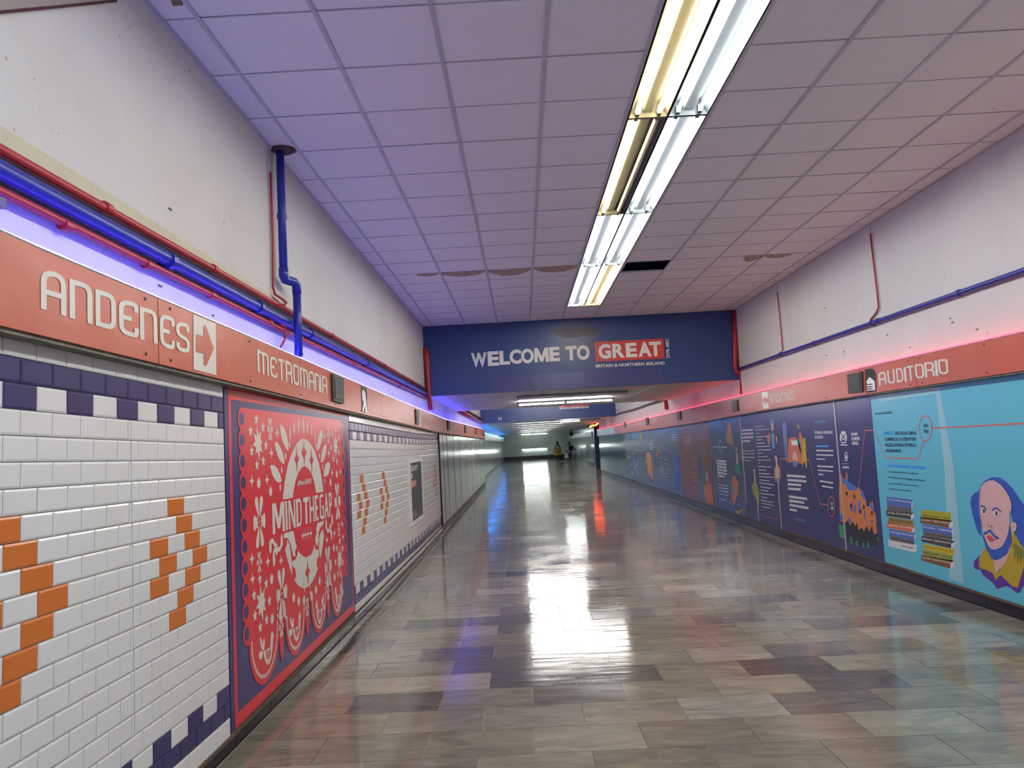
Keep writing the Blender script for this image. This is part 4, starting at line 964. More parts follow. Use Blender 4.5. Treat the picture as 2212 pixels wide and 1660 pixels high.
sub([(345,800),(375,830),(420,940),(460,980),(510,985),(590,945),(640,850),(665,770),(690,690),(700,900),(640,1040),(570,1090),(500,1112),(460,1090),(400,980)], 'ink_blue', 6, 'beard')
sub([(685,690),(710,655),(745,660),(765,700),(755,750),(725,775),(695,760)], 'ink_skin', 6, 'ear'); sub([(705,700),(730,690),(740,720),(720,745)], 'ink_skin2', 7, 'ear_shading')
sub([(700,770),(725,765),(740,800),(722,838),(702,825)], 'bk_yellow', 7, 'earring')
sub([(322,458),(350,450),(385,470),(408,515),(398,520),(370,480),(340,472)], 'ink_blue', 7, 'eyebrow'); sub([(462,512),(490,482),(530,478),(580,528),(570,538),(530,500),(500,500),(470,520)], 'ink_blue', 7, 'eyebrow')
for cx_, cy_ in ((372,530),(522,555)):
    sub([(cx_-38,cy_-10),(cx_-15,cy_-28),(cx_+20,cy_-28),(cx_+36,cy_),(cx_+22,cy_+28),(cx_-10,cy_+32),(cx_-30,cy_+15)], 'bk_white', 7, 'eye'); sub([(cx_-10,cy_-24),(cx_+12,cy_-24),(cx_+18,cy_),(cx_+6,cy_+22),(cx_-10,cy_+18),(cx_-14,cy_)], 'bk_dgrey', 8, 'pupil')
    sub([(cx_-44,cy_-14),(cx_-18,cy_-38),(cx_+22,cy_-38),(cx_+42,cy_-8),(cx_+20,cy_-28),(cx_-15,cy_-28)], 'ink_skin2', 7, 'eyelid')
sub([(405,690),(425,640),(430,690),(450,700),(480,690),(498,710),(475,732),(440,730),(412,705)], 'ink_skin2', 7, 'nose'); sub([(450,700),(465,692),(475,705),(462,716)], 'ink_lips', 8, 'nostril')
sub([(368,795),(370,775),(410,765),(445,738),(470,765),(510,815),(550,835),(548,858),(510,855),(475,815),(440,768),(415,790),(380,808)], 'ink_blue', 8, 'moustache')
sub([(402,828),(425,815),(450,818),(510,868),(480,880),(450,892),(420,860)], 'ink_lips', 8, 'lips')
# books
B = (1890, 1060, 8.3)
books = [ # left stack
 ('bk_blue', [(215,110),(680,170),(655,320),(215,255)], [(655,210),(680,195),(682,290),(655,310)], 'Sir Arthur Conan Doyle   Sherlock Holmes','white'),
 ('bk_grey', [(218,258),(655,318),(655,395),(220,350)], None, 'C.S. Lewis   Las cronicas de Narnia','bk_dgrey'),
 ('bk_dgrey',[(195,350),(695,400),(640,520),(205,455)], [(645,440),(705,410),(700,500),(650,525)], 'J.R.R. Tolkien   El Senor de los Anillos','white'),
 ('bk_tan',  [(240,475),(680,540),(690,635),(235,580)], None, 'William Golding   El senor','bk_dgrey'),
 ('bk_coral',[(220,570),(720,640),(665,760),(225,670)], [(665,690),(722,650),(722,735),(668,765)], 'Agatha Christie   Muerte en el Nilo','white'),
 ('bk_blue', [(250,690),(725,775),(705,895),(262,800)], [(705,800),(735,775),(735,850),(708,885)], 'Rudyard Kipling   El libro de la selva','white'),
 ('bk_grey', [(262,800),(705,895),(705,975),(268,890)], None, 'J.M. Barrie    Peter y Wendy','bk_dgrey'),
 ('bk_white',[(240,880),(755,975),(750,1085),(700,1112),(245,1000)], [(700,1000),(757,975),(755,1085),(702,1112)], '     Romeo y Julieta','bk_dgrey'),
 ('bk_lime', [(820,370),(880,345),(1360,400),(1360,555),(830,495)], None, 'William Shakespeare     Hamlet','bk_dgrey'),
 ('bk_brown',[(808,475),(1405,545),(1330,675),(812,580)], [(1330,590),(1405,548),(1402,650),(1332,675)], 'Jane Austen    Orgullo y prejuicio','white'),
 ('bk_blue', [(845,605),(1410,690),(1380,810),(860,725)], [(1380,700),(1410,690),(1412,765),(1382,800)], 'Mary Shelley     Frankenstein','white'),
 ('bk_grey', [(862,725),(1385,805),(1385,900),(865,825)], None, 'Charles Dickens   Cuento de Navidad','bk_dgrey'),
 ('bk_dgrey',[(835,815),(1430,910),(1370,1040),(840,920)], [(1368,960),(1440,920),(1440,1010),(1372,1045)], 'Emily Bronte   Cumbres borrascosas','white'),
 ('bk_yellow',[(870,955),(1425,1055),(1415,1170),(880,1060)], None, 'Lewis Carroll   Alicia en el pais','bk_tan'),
 ('bk_olive',[(852,1065),(1395,1165),(1395,1280),(858,1165)], None, 'Bram Stoker     Dracula','bk_dgrey'),
 ('bk_brown',[(828,1155),(1428,1265),(1360,1405),(832,1255)], [(1355,1300),(1432,1268),(1430,1375),(1358,1408)], 'Oscar Wilde   El retrato de Dorian Gray','white')]
for m, fc, pg, tx, tm in books:
    bk_ = flat('book_print', WR, [R1(*B, *fc)], m, mt, .001)
    if pg: flat('page_edge', WR, [R1(*B, *pg)], 'bk_white', bk_, .002)
    x0, y0 = fc[0]; x1, y1 = fc[1] if len(fc) == 4 else fc[-3]
    if len(fc) == 5: x0, y0, x1, y1 = (245, 900, 690, 1000) if x0 < 500 else (830, 400, 1350, 455)
    hh = 42; xe = (pg[0][0]-10 if pg else min(x1, fc[2][0])-12); sl_ = (y1-y0)/(x1-x0)
    ya = y0+30 if fc[0][1] != 880 else y0+20
    p0_ = WR.p(B[0]+(x0+25)/B[2], B[1]+(ya)/B[2]); p1_ = WR.p(B[0]+(x0+25)/B[2], B[1]+(ya+hh)/B[2]); p2_ = WR.p(B[0]+xe/B[2], B[1]+(ya+sl_*(xe-x0-25))/B[2])
    text('spine_lettering', WR, tx.strip(), (p0_[0] if not tx.startswith('  ') else (p0_[0]+p2_[0])/2, p2_[0], p1_[1], p0_[1]), tm, bk_, .002, .01, skew=p2_[1]-p0_[1])
# texts and time line on the turquoise sheet
Dn = (1880, 860, 8.3)
def tx(s, crop, x0, x1, yt, yb, m, parent, yt1=None, bold=.03):
    p0_ = WR.p(crop[0]+x0/crop[2], crop[1]+yt/crop[2]); p1_ = WR.p(crop[0]+x0/crop[2], crop[1]+yb/crop[2]); p2_ = WR.p(crop[0]+x1/crop[2], crop[1]+(yt1 if yt1 is not None else yt)/crop[2])
    return text('lettering', WR, s, (p0_[0], p2_[0], p1_[1], p0_[1]), m, parent, .002, bold, skew=p2_[1]-p0_[1])
tx('#CreatividadGREAT', Dn, 80, 402, 262, 315, 'ink_dark', mt, 235)
tx('BEOWULF,', Dn, 248, 408, 605, 665, 'ink_cyan', mt, 603)
tx('UNA DE LAS OBRAS', Dn, 438, 820, 603, 665, 'ink_dark', mt, 597)
tx('CUMBRES DE LA LITERATURA', Dn, 255, 825, 712, 770, 'ink_dark', mt, 705)
tx('INGLESA ANTIGUA, SE PUBLICA', Dn, 268, 832, 815, 873, 'ink_dark', mt, 815)
tx('ANÓNIMAMENTE.', Dn, 278, 565, 918, 975, 'ink_dark', mt, 922)
tx('La creatividad británica ha tenido una', Dn, 315, 865, 1305, 1345, 'ink_dark', mt, 1342, .01)
tx('relevancia histórica innegable, y la literatura', Dn, 325, 995, 1405, 1448, 'ink_dark', mt, 1465, .01)
tx('no es la excepción. Conoce las obras', Dn, 330, 862, 1512, 1550, 'ink_dark', mt, 1560, .01)
tx('inmortales de estos autores.', Dn, 340, 735, 1612, 1650, 'ink_dark', mt, 1650, .01)
for bx_ in ([(312,1190),(715,1212),(715,1265),(315,1240)], [(745,1220),(1000,1232),(1000,1280),(748,1270)]): pr('heading_bar', Dn, bx_, 'ink_cyan', mt, 1)
tx('AÑO', Dn, 950, 1030, 470, 530, 'ink_dark', mt, 465); tx('700', Dn, 955, 1045, 570, 632, 'ink_dark', mt, 566)
line('time_line', Dn, [(-10,585),(60,575),(285,1072),(860,1092),(955,760)], .012, 'ink_coral', mt)
eo = [(990+115*math.cos(t), 545+225*math.sin(t)) for t in [2*math.pi*i/28 for i in range(29)]]
line('time_ring', Dn, eo, .014, 'ink_coral', mt)
line('time_line', Dn, [(1105,540),(1500,525),(2200,488),(2760,455)], .014, 'ink_coral', mt)
# pale scuffed band (glue marks) on the turquoise sheet
pr('scuff_mark', (0,0,1), [(1886,842),(1893,838),(2028,832),(2060,1010),(2082,1262),(2050,1250),(2040,1010),(2022,850),(1900,868)], 'ink_mist', mt, .5)

# navy sheets: line, building drawing, emblems, text
F = (1780, 880, 4.614)
line('time_line', F, [(348,790),(410,232),(455,232)], .013, 'ink_coral', mn1, 2)
bd = pr('building_drawing', F, [(150,790),(168,665),(180,670),(190,760),(215,770),(220,650),(232,655),(240,780),(320,830),(345,790),(362,830),(420,930),(428,990),(460,990),(475,940),(492,950),(498,1010),(520,1090),(528,1270),(470,1250),(350,1230),(240,1180),(160,1130)], 'ink_orange', mn1, 2); bd['label'] = 'orange and blue drawing of an old building'
def bsub(pts, m, lay, nm): return flat(nm, WR, [R1(*F, *pts)], m, bd, .001*lay)
bsub([(180,690),(215,715),(330,800),(318,835),(250,830),(190,740)], 'bk_blue', 3, 'roof'); bsub([(362,820),(385,830),(420,920),(400,925),(370,870)], 'bk_blue', 3, 'roof'); bsub([(450,950),(475,965),(515,1050),(505,1060),(480,1020),(452,985)], 'bk_blue', 3, 'roof')
for x, y, w_, h in ((268,950,22,90),(302,975,18,80),(345,930,20,120),(400,1030,14,90),(245,1100,22,60),(160,1060,28,70),(470,1120,18,40)): bsub([(x,y),(x+w_,y+4),(x+w_,y+h),(x,y+h-4)], 'bk_blue', 3, 'blue_window')
for x, y in ((218,845),(292,875),(262,970),(388,980),(356,1025),(470,1040)): bsub([(x,y),(x+18,y-5),(x+20,y+35),(x+5,y+40)], 'ink_black', 4, 'dark_window')
bsub([(215,1160),(240,1130),(260,1180),(290,1140),(310,1190),(330,1150),(345,1230),(380,1200),(400,1240),(430,1180),(450,1250),(480,1180),(500,1270),(540,1260),(560,1330),(540,1360),(520,1390),(500,1370),(480,1400),(450,1360),(400,1380),(380,1390),(340,1350),(320,1350),(290,1340),(262,1350),(225,1270)], 'ink_black', 3, 'dark_hedge')
for x, y, w_, h in ((148,1170,62,140),(262,1290,28,75),(318,1330,28,60),(382,1350,30,60),(430,1340,26,70),(530,1290,22,50),(488,1380,14,40)): bsub([(x,y),(x+w_*.8,y+10),(x+w_,y+h),(x+w_*.3,y+h-8)], 'ink_green', 4, 'green_shape')
# crest in outline: shield, crown and two supporters
cg = [[(172,250),(182,236),(190,250),(195,230),(202,250),(212,238),(218,252),(215,272),(176,272)], [(180,280),(212,280),(214,310),(198,335),(182,312)], [(162,270),(174,262),(176,330),(168,345),(160,320)], [(218,265),(228,275),(230,320),(222,342),(216,330)], [(170,345),(196,352),(224,340),(222,352),(196,362),(172,356)]]
flat('crest_print', WR, [R1(*F, *c) for c in cg], 'ink_pale', mn1, .002); flat('crest_detail', WR, [R1(*F, (186,288),(206,288),(206,300),(198,318),(188,302))], 'mnavy', mn1, .003)
pr('small_print_line', F, [(166,370),(236,374),(236,384),(166,380)], 'ink_pale', mn1, 2)
flat('crest_print', WR, [ribbon(R1(*F, *[(223+15*math.cos(t), 493+42*math.sin(t)) for t in [2*math.pi*i/16 for i in range(17)]]), .012)[j] for j in range(16)] + [R1(*F, (216,480),(230,480),(232,505),(223,518),(214,505))], 'ink_pale', mn1, .002)
for y in (562, 590, 602): pr('small_print_line', F, [(185,y),(250,y+2),(250,y+(9 if y > 580 else 5)),(185,y+(7 if y > 580 else 4))], 'ink_pale', mn1, 2)
tx('AHORA', F, 270, 330, 255, 285, 'white', mn1, 252) if False else None
tx('HAN', F, 270, 332, 256, 286, 'white', mn1, 250); tx('CHEVE', F, 275, 355, 298, 334, 'white', mn1, 293); tx('NING', F, 280, 342, 345, 378, 'white', mn1, 342)
# text on the wide navy sheet
E_ = (1600, 860, 5.533); K4 = (1500, 820, 3.952)
tx('#EducationIsGREAT', E_, 875, 1027, 275, 308, 'ink_cyan', mn2, 268); tx('SE FUNDA LA UNIVERSIDAD', E_, 885, 1100, 398, 432, 'ink_pale', mn2, 392); tx('DE OXFORD.', E_, 890, 985, 455, 488, 'ink_pale', mn2, 452)
tx('#EducationIsGREAT', E_, 655, 778, 1437, 1470, 'ink_cyan', mn2, 1452)
tx('AÑO', E_, 1076, 1104, 1250, 1280, 'white', mn2, 1252); tx('1200', E_, 1076, 1110, 1300, 1332, 'white', mn2, 1302)
def lines(crop, rows, m, parent, seed):
    "lines of print too small to read: runs of tiny upright marks"
    rs = random.Random(seed)
    for (x0, x1, y, y1, h) in rows:
        P = []; x = x0
        while x < x1:
            wl = rs.uniform(9, 22) if h > 14 else rs.uniform(6, 16); e = min(x+wl, x1); f0 = (x-x0)/(x1-x0+1e-6); f1 = (e-x0)/(x1-x0+1e-6)
            ya = y+(y1-y)*f0; yb = y+(y1-y)*f1; P.append(R1(*crop, (x,ya),(e,yb),(e,yb+h),(x,ya+h))); x = e+(3.5 if h > 14 else 2.5)
        flat('small_print_line', WR, P, m, parent, .002)
lines(E_, [(905,1107,620,625,16),(908,1107,672,680,15),(912,1010,722,728,15),(920,1107,806,816,18),(925,1107,858,870,15),(930,990,905,912,15),(950,1107,985,1010,18),(975,1107,1045,1068,18)], 'ink_pale', mn2, 1)
pr('heading_bar', E_, [(898,568),(1052,568),(1052,590),(898,586)], 'ink_cyan', mn2, 2)
lines(E_, [(555,780,915,930,28),(562,788,968,985,28),(565,722,1018,1030,28),(568,718,1070,1082,28),(578,795,1165,1195,28),(582,762,1215,1240,28),(586,812,1265,1305,28),(590,672,1320,1335,28)], 'ink_pale', mn2, 2)
rows = [(176,272,345,330,9),(176,340,382,368,9),(190,225,420,418,9),(180,320,463,455,10),(190,270,500,494,9),(188,290,540,536,10),(190,352,580,572,10),(203,368,618,615,10),(205,268,655,655,10),(205,325,700,696,9),(203,362,740,738,10),(215,235,775,776,9),(205,362,815,822,10),(218,302,857,862,10),(218,350,898,905,10),(218,388,936,945,10),(230,338,975,990,10),(220,400,1010,1035,10),(238,368,1060,1078,10),(240,332,1095,1110,10),(228,408,1135,1160,10),(248,318,1178,1192,10),(238,388,1215,1245,10),(252,402,1252,1285,10),(258,350,1295,1315,10)]
lines(E_, rows, 'ink_pale', mn2, 3)
lines(E_, [(14,146,378,370,22),(18,148,420,414,22),(20,152,464,458,22),(20,112,508,504,22),(12,166,628,628,9),(12,168,662,664,9),(14,170,704,708,10),(16,118,738,748,10)], 'ink_pale', mn3, 4)
line('time_line', E_, [(440,1455),(480,725),(822,738),(950,1265),(1050,1285)], .014, 'ink_coral', mn2)
line('time_line', E_, [(160,1100),(240,1370),(258,1408),(440,1455)], .012, 'ink_coral', mn2)
line('time_ring', E_, [(1088+40*math.cos(t), 1300+118*math.sin(t)) for t in [2*math.pi*i/24 for i in range(25)]], .014, 'ink_coral', mn2, 3)
def fig(name, crop, parts, parent):
    root = None; kk = 0
    for m, pts in parts:
        kk += 1
        o = flat(name if root is None else 'colour_patch', WR, [R1(*crop, *pts)], m, parent if root is None else root, .0016+.0005*kk)
        if root is None: root = o
    return root
fig('figure_drawing', E_, [('ink_orange', [(315,450),(350,420),(360,560),(345,570),(322,530)]), ('figb', [(350,300),(360,262),(378,250),(400,262),(402,300),(395,330),(355,330)]), ('ink_skin2', [(362,310),(395,310),(402,360),(385,410),(368,380)]), ('bk_dgrey', [(358,400),(400,395),(440,460),(420,560),(350,560)]), ('ink_cyan', [(368,430),(402,425),(412,600),(395,610),(378,590)]), ('ink_orange', [(420,450),(448,470),(445,530),(428,555)])], mn2)
fig('figure_drawing', E_, [('figb', [(500,310),(520,270),(545,310),(560,500),(555,650),(552,795),(535,740),(522,560),(505,440)]), ('bk_tan', [(528,420),(548,430),(562,700),(548,640)]), ('bk_dgrey', [(512,235),(530,230),(532,265),(516,268)])], mn2)
fig('vehicle_drawing', E_, [('bk_coral', [(572,500),(600,475),(640,470),(680,485),(705,560),(735,700),(740,790),(620,770),(575,775),(560,740)]), ('ink_pale', [(605,510),(680,508),(690,570),(612,565)]), ('ink_skin', [(620,700),(635,645),(655,640),(678,690),(685,760),(660,750),(625,740)]), ('figb', [(620,760),(690,765),(680,810),(656,835),(635,815)])], mn2)
fig('figure_drawing', E_, [('ink_green', [(672,510),(705,480),(730,560),(735,680),(715,650),(692,580)]), ('bk_lime', [(675,330),(690,318),(705,350),(695,372),(676,360)]), ('bk_coral', [(695,430),(715,410),(740,470),(752,600),(750,730),(730,700),(720,560)]), ('bk_yellow', [(748,480),(775,480),(785,640),(798,830),(785,840),(775,770),(752,770),(750,820),(738,810),(745,640)])], mn2)
fig('figure_drawing', E_, [('bk_tan', [(400,850),(430,800),(450,790),(480,860),(488,960),(460,1000),(420,1005),(398,960)]), ('ink_skin', [(405,700),(425,685),(440,720),(440,800),(465,850),(465,960),(420,960),(415,870),(425,790)]), ('bk_blue', [(410,965),(470,965),(468,1005),(415,1005)])], mn2)
fig('figure_drawing', E_, [('bk_olive', [(130,1060),(160,1010),(200,1030),(220,1120),(225,1260),(210,1290),(185,1200),(150,1150)]), ('ink_skin2', [(155,850),(172,850),(182,960),(188,1050),(165,1060),(160,960)])], mn2)
E3 = (1480, 860, 3.807)
fig('figure_drawing', E3, [('bk_tan', [(345,260),(358,195),(372,200),(395,330),(398,380),(375,390),(345,370),(338,330)]), ('bk_coral', [(358,250),(368,230),(376,300),(366,320)])], mn3)
fig('figure_drawing', E3, [('ink_green', [(412,570),(430,540),(448,560),(455,620),(435,628),(414,612)]), ('ink_skin2', [(420,450),(432,450),(440,545),(422,545)]), ('bk_tan', [(412,410),(428,405),(432,440),(416,445)])], mn3)
fig('figure_drawing', E3, [('bk_coral', [(390,650),(410,640),(440,700),(435,780),(400,900),(385,820)]), ('bk_blue', [(370,835),(400,880),(420,940),(390,920)]), ('bk_blue', [(440,860),(465,890),(450,910),(430,880)]), ('bk_yellow', [(412,915),(438,940),(470,905),(478,915),(445,952),(420,945)]), ('bk_green' if 'bk_green' in M else 'ink_green', [(392,720),(410,730),(405,800),(390,790)])], mn3)
line('ring_print', E3, [(290+12*math.cos(t), 400+50*math.sin(t)) for t in [2*math.pi*i/16 for i in range(17)]], .014, 'ink_pale', mn3); line('time_line', E3, [(232,403),(344,405)], .014, 'ink_pale', mn3)
lines(E3, [(258,336,508,515,18),(262,342,532,540,18),(264,342,556,566,18),(266,344,580,592,18),(268,344,605,618,18),(270,325,630,640,18),(275,352,708,722,7),(276,354,734,748,7),(278,356,760,774,7),(280,356,784,800,7),(284,340,824,840,7)], 'ink_pale', mn3, 5)
# red panel: brown background text half and dim crowd half
lines(E3, [(0,44,320,322,12),(0,46,342,344,12),(0,46,362,366,12),(0,30,425,428,8),(50,95,470,488,6),(50,92,500,512,6),(52,98,540,552,6),(50,100,610,624,6),(52,95,640,652,6),(60,104,680,692,6),(60,100,730,746,6),(62,98,765,780,6)], 'ink_skin2', mr, 6)
fig('crowd_drawing', E3, [('mnavy2', [(115,400),(135,390),(150,520),(170,600),(165,860),(130,830),(105,700)]), ('bk_brown', [(130,340),(160,330),(190,480),(200,640),(175,680),(150,520)]), ('ink_skin2', [(165,620),(185,610),(195,680),(175,690)]), ('bk_coral', [(150,720),(215,700),(235,870),(180,860),(160,800)])], mr)
# far blue sheet
K5 = (1240, 860, 5.53)
fig('leaf_drawing', K5, [('leaf', [(862,680),(880,645),(905,650),(925,720),(938,860),(942,1000),(915,940),(880,890),(868,780)]), ('bk_purple' if 'bk_purple' in M else 'ink_purple', [(880,890),(915,940),(940,1020),(930,1030),(900,960)])], mn4)
fig('figure_drawing', K5, [('ink_blue', [(1190,700),(1215,675),(1240,700),(1265,800),(1275,1000),(1262,1110),(1220,1110),(1200,1000),(1195,850)]), ('ink_green', [(1205,790),(1215,780),(1222,880),(1210,860)])], mn4)
fig('figure_drawing', K5, [('ink_cyan', [(698,390),(722,385),(730,490),(704,495)]), ('bk_olive', [(785,380),(810,375),(828,520),(790,500)])], mn4)
fig('figure_drawing', K5, [('ink_cyan', [(704,728),(724,725),(734,855),(712,855)]), ('bk_olive', [(700,650),(722,650),(722,690),(702,690)])], mn4)
fig('figure_drawing', K5, [('bk_coral', [(975,660),(990,640),(1002,665),(998,705),(980,700)]), ('bk_coral', [(990,500),(1005,480),(1000,560),(988,570)])], mn4)
lines(K5, [(895,940,512,510,8),(898,942,535,534,10),(900,942,556,556,10),(903,944,584,584,8),(905,935,610,610,8),(1005,1045,622,622,5),(1005,1042,646,648,5),(1065,1105,600,602,5),(1065,1105,626,630,5),(1070,1110,690,694,5),(1020,1060,712,716,5),(1075,1115,730,738,5),(1022,1055,762,768,5),(1025,1062,806,814,6),(1025,1064,832,840,6),(1026,1064,858,868,6),(1028,1066,884,894,6),(1028,1066,915,925,6),(1030,1060,945,955,6),(1085,1125,780,790,5),(1088,1128,840,850,5),(1088,1130,900,912,5),(1090,1130,930,944,5),(1092,1132,970,986,5),(1155,1232,440,436,8),(1160,1234,468,466,8),(1160,1228,500,498,8)], 'ink_pale', mn4, 7)
lines(K5, [(725,755,578,576,5),(728,758,600,602,5),(730,758,622,626,5),(765,835,620,628,4),(740,765,742,748,5),(742,770,768,774,5),(742,768,792,800,5),(770,850,714,728,4),(640,670,612,616,4),(645,672,700,704,8),(680,692,780,800,20),(690,700,875,900,22),(762,772,860,960,5)], 'ink_pale', mn4, 8)
line('time_line', K5, [(730,352),(760,352)], .012, 'ink_pale', mn4) if False else None

# ================================================================= PIPES AND CABLES
def pipe(label, pts, r, m, clamps=(), name='pipe', fr=None):
    ax = pts[0]; root = empty(name, ax, label, 'pipe' if name == 'pipe' else 'cable')
    mb = MB(); mb.tube(pts, r, m, 12 if isinstance(r, list) or r > .02 else 8); mb.build('pipe_run' if name == 'pipe' else 'cable_run', root, smooth=True)
    for (p, d) in clamps:
        p = Vector(p); d = Vector(d).normalized()*.022
        q = MB(); q.tube([p-d, p+d], r*1.28, m, 12); q.build('coupling', root, smooth=False)
    return root
xw = XL
zr = H0+1.118; zbp = H0+1.0; zr2 = H0+.945
def hy(z, x, y0, y1, n=14): return [(x, y0+(y1-y0)*i/n, z) for i in range(n+1)]
xb_ = pix(300, 522, 0, -1.70)
pipe('upper red pipe running along the left wall', [(-1.738, y, z) for y, z in [(0,H0+1.11),(2.5,H0+1.10),(5.5,H0+1.105),(9,H0+1.11),(14.28,H0+1.105)]], .021, 'pipe_r', [((-1.738, y, H0+1.105), (0,1,0)) for y in (3.2, 4.35, 7.1, 9.8, 12.4)])
pipe('thick blue pipe running along the left wall', [(-1.725, y, z) for y, z in [(0,H0+1.02),(2.5,H0+1.02),(5.5,H0+1.005),(9,H0+1.01),(14.28,H0+1.02)]], .036, 'pipe_b', [((-1.725, y, H0+1.008), (0,1,0)) for y in (3.75, 5.05, 6.3, 8.6)])
pipe('lower red pipe running along the left wall', [(-1.735, y, z) for y, z in [(0,H0+.955),(2.5,H0+.952),(5.5,H0+.935),(9,H0+.94),(14.28,H0+.945)]], .019, 'pipe_r', [((-1.735, y, H0+.942), (0,1,0)) for y in (2.9, 3.55, 4.3, 5.3, 8.0, 11.0)])
def PXW(u, v, x): return tuple(pix(u, v, 0, x))
vb = [PXW(607,352,-1.70), PXW(611,590,-1.70), PXW(617,605,-1.70), PXW(636,604,-1.68), PXW(639,618,-1.68), PXW(632,757,-1.68)]
y_a, y_b = (vb[0][1]+vb[1][1])/2, (vb[4][1]+vb[5][1])/2
dp = empty('pipe', (-1.70, y_a, ZC), 'blue downpipe with an elbow, dropping from the ceiling on the left', 'pipe')
zel = vb[2][2]
q = MB(); q.tube([(-1.70, y_a, ZC+.003), (-1.70, y_a, zel+.05)], .030, 'pipe_b', 12); q.build('pipe_run', dp, True)
q = MB(); q.tube([(-1.70, y_a, zel+.08), (-1.70, y_a, zel+.02), (-1.70, y_a+.03, zel), (-1.665, y_b-.03, zel), (-1.655, y_b, zel-.02), (-1.655, y_b, zel-.08)], .035, 'pipe_b', 12); q.build('elbow', dp, True)
q = MB(); q.tube([(-1.655, y_b, zel-.05), (-1.655, y_b, ltz(y_b)+.02)], .030, 'pipe_b', 12); q.build('pipe_run', dp, True)
q = MB(); q.tube([(-1.70, y_a, ZC-.5), (-1.70, y_a, ZC-.54)], .036, 'pipe_b', 12); q.build('coupling', dp)
q = MB(); q.tube([(-1.685, y_a+.03, ZC-.001), (-1.685, y_a+.03, ZC-.02)], [.095, .06], 'seal', 14); q.build('sealant_collar', dp, True)
rc = [PXW(584,372,-1.75), PXW(587,450,-1.75), PXW(590,540,-1.75), PXW(590,622,-1.75), PXW(594,636,-1.74), PXW(612,648,-1.73), PXW(619,655,-1.72), PXW(614,659,-1.72), PXW(600,657,-1.72)]
pipe('thin red cable hanging from the ceiling to the red pipe on the left', rc, .009, 'pipe_r', name='cable')
pipe('thin white wire above the red cable on the left wall', [PXW(578,322,-1.755), PXW(582,372,-1.752)], .004, 'grid', name='cable')
pipe('short red cable curling from the lower red pipe to the sign band', [PXW(604,700,-1.73), PXW(614,705,-1.72), PXW(617,718,-1.72), PXW(615,735,-1.71), PXW(607,749,-1.70)], .008, 'pipe_r', name='cable')
# right side
xr_ = XR-.035
pipe('blue pipe running along the right wall', [(xr_, y, H0+1.172) for y in (0, 3, 6, 9, 12, 14.28)], .026, 'pipe_b', [((xr_, y, H0+1.172), (0,1,0)) for y in (7.0, 8.6, 8.75, 10.5, 11.8)])
def PXR(u, v): return tuple(pix(u, v, 0, XR-.02))
pipe('thin red cable dropping to the blue pipe, nearer on the right wall', [PXR(1880,505), PXR(1886,560), PXR(1893,620), PXR(1898,664), PXR(1893,675), PXR(1880,692), PXR(1881,702), PXR(1890,703)], .010, 'pipe_r', name='cable')
pipe('thin red cable dropping to the blue pipe, farther on the right wall', [PXR(1679,632), PXR(1684,680), PXR(1691,757), PXR(1680,766), PXR(1683,772)], .009, 'pipe_r', name='cable')
pipe('pale wire above the nearer red cable on the right wall', [PXR(1879,488), PXR(1880,506)], .005, 'grid', name='cable')
pipe('pale wire above the farther red cable on the right wall', [PXR(1678,615), PXR(1679,633)], .005, 'grid', name='cable')
def PXB(u, v, y=14.24): return tuple(pix(u, v, 1, y))
lp = [PXB(918,752), PXB(921,770), PXB(924,812), PXB(926,850), PXB(930,886)]
pipe('red cable bundle beside the first beam on the left', lp, [.05, .062, .05, .045, .045], 'pipe_r')
rp = [PXB(1587,671), PXB(1588,740), PXB(1588,792), PXB(1591,803), PXB(1600,806), PXB(1602,815), PXB(1603,852)]
pipe('red pipe with a jog beside the first beam on the right', rp, .042, 'pipe_r')
pipe('dark cable along the right wall between the two beams', [tuple(pix(u, v, 0, XR-.03)) for u, v in ((1440,862),(1400,874),(1370,885),(1340,893),(1325,899))], .035, 'darkmetal', name='cable')
pipe('red and dark pipe post rising from the sign band past the first beam', [tuple(pix(u, v, 0, XR-.05)) for u, v in ((1437,866),(1440,884))], .05, 'pipe_r')
pipe('red pipes on the left wall between the two beams', [(-1.72, y, H0+1.02) for y in (21.2, 27, 33.2)], .06, 'pipe_r')
pipe('dark pipe on the left wall between the two beams', [(-1.72, y, H0+1.17) for y in (21.2, 27, 33.2)], .03, 'darkmetal')
mb = MB(); yy_ = [0, 1.5, 3, 4.5, 6, 7.5]; w_ = [.13, .12, .105, .085, .06, .02]
mb.add([(XL+.0015, y, H0+1.10) for y in yy_]+[(XL+.0015, y, H0+1.10+w) for y, w in zip(yy_, w_)], [(i, i+1, 7+i, 6+i) for i in range(5)], mat('old_yellow_paint', (.60,.58,.42), .8, noise=(7,.5,(.50,.47,.38))))
mb.build('yellowed_paint', [x for x in bpy.data.objects if x.name == 'wall_left'][0], fix=False)
# upper-left sloping lintel edge and bits on the wall
P_ = [tuple(pix(u, v, 0, XL+.012)) for u, v in ((-400,62),(0,24),(130,12),(250,0),(275,-30))]
mb = MB(); n_ = len(P_)
vs_ = [p for p in P_]+[(p[0], p[1], ZC-.002) for p in P_]; vs_ += [(XL, p[1], p[2]) for p in vs_]
mb.add(vs_, [(i, i+1, n_+i+1, n_+i) for i in range(n_-1)]+[(i, i+1, 2*n_+i+1, 2*n_+i) for i in range(n_-1)], mat('bare_plaster', (.36,.31,.30), .85, noise=(4,.5,(.30,.25,.24)))); o = mb.build('trim_3'); o['kind'] = 'structure'
mb = MB(); mb.tube([Vector(p)+Vector((.002,0,-.004)) for p in P_[:4]], .006, mat('dark_red_edge', (.08,.02,.025), .8), 6); mb.build('torn_edge', o)
q0 = pix(0,408,0,XL+.03); q1 = pix(8,452,0,XL+.03)
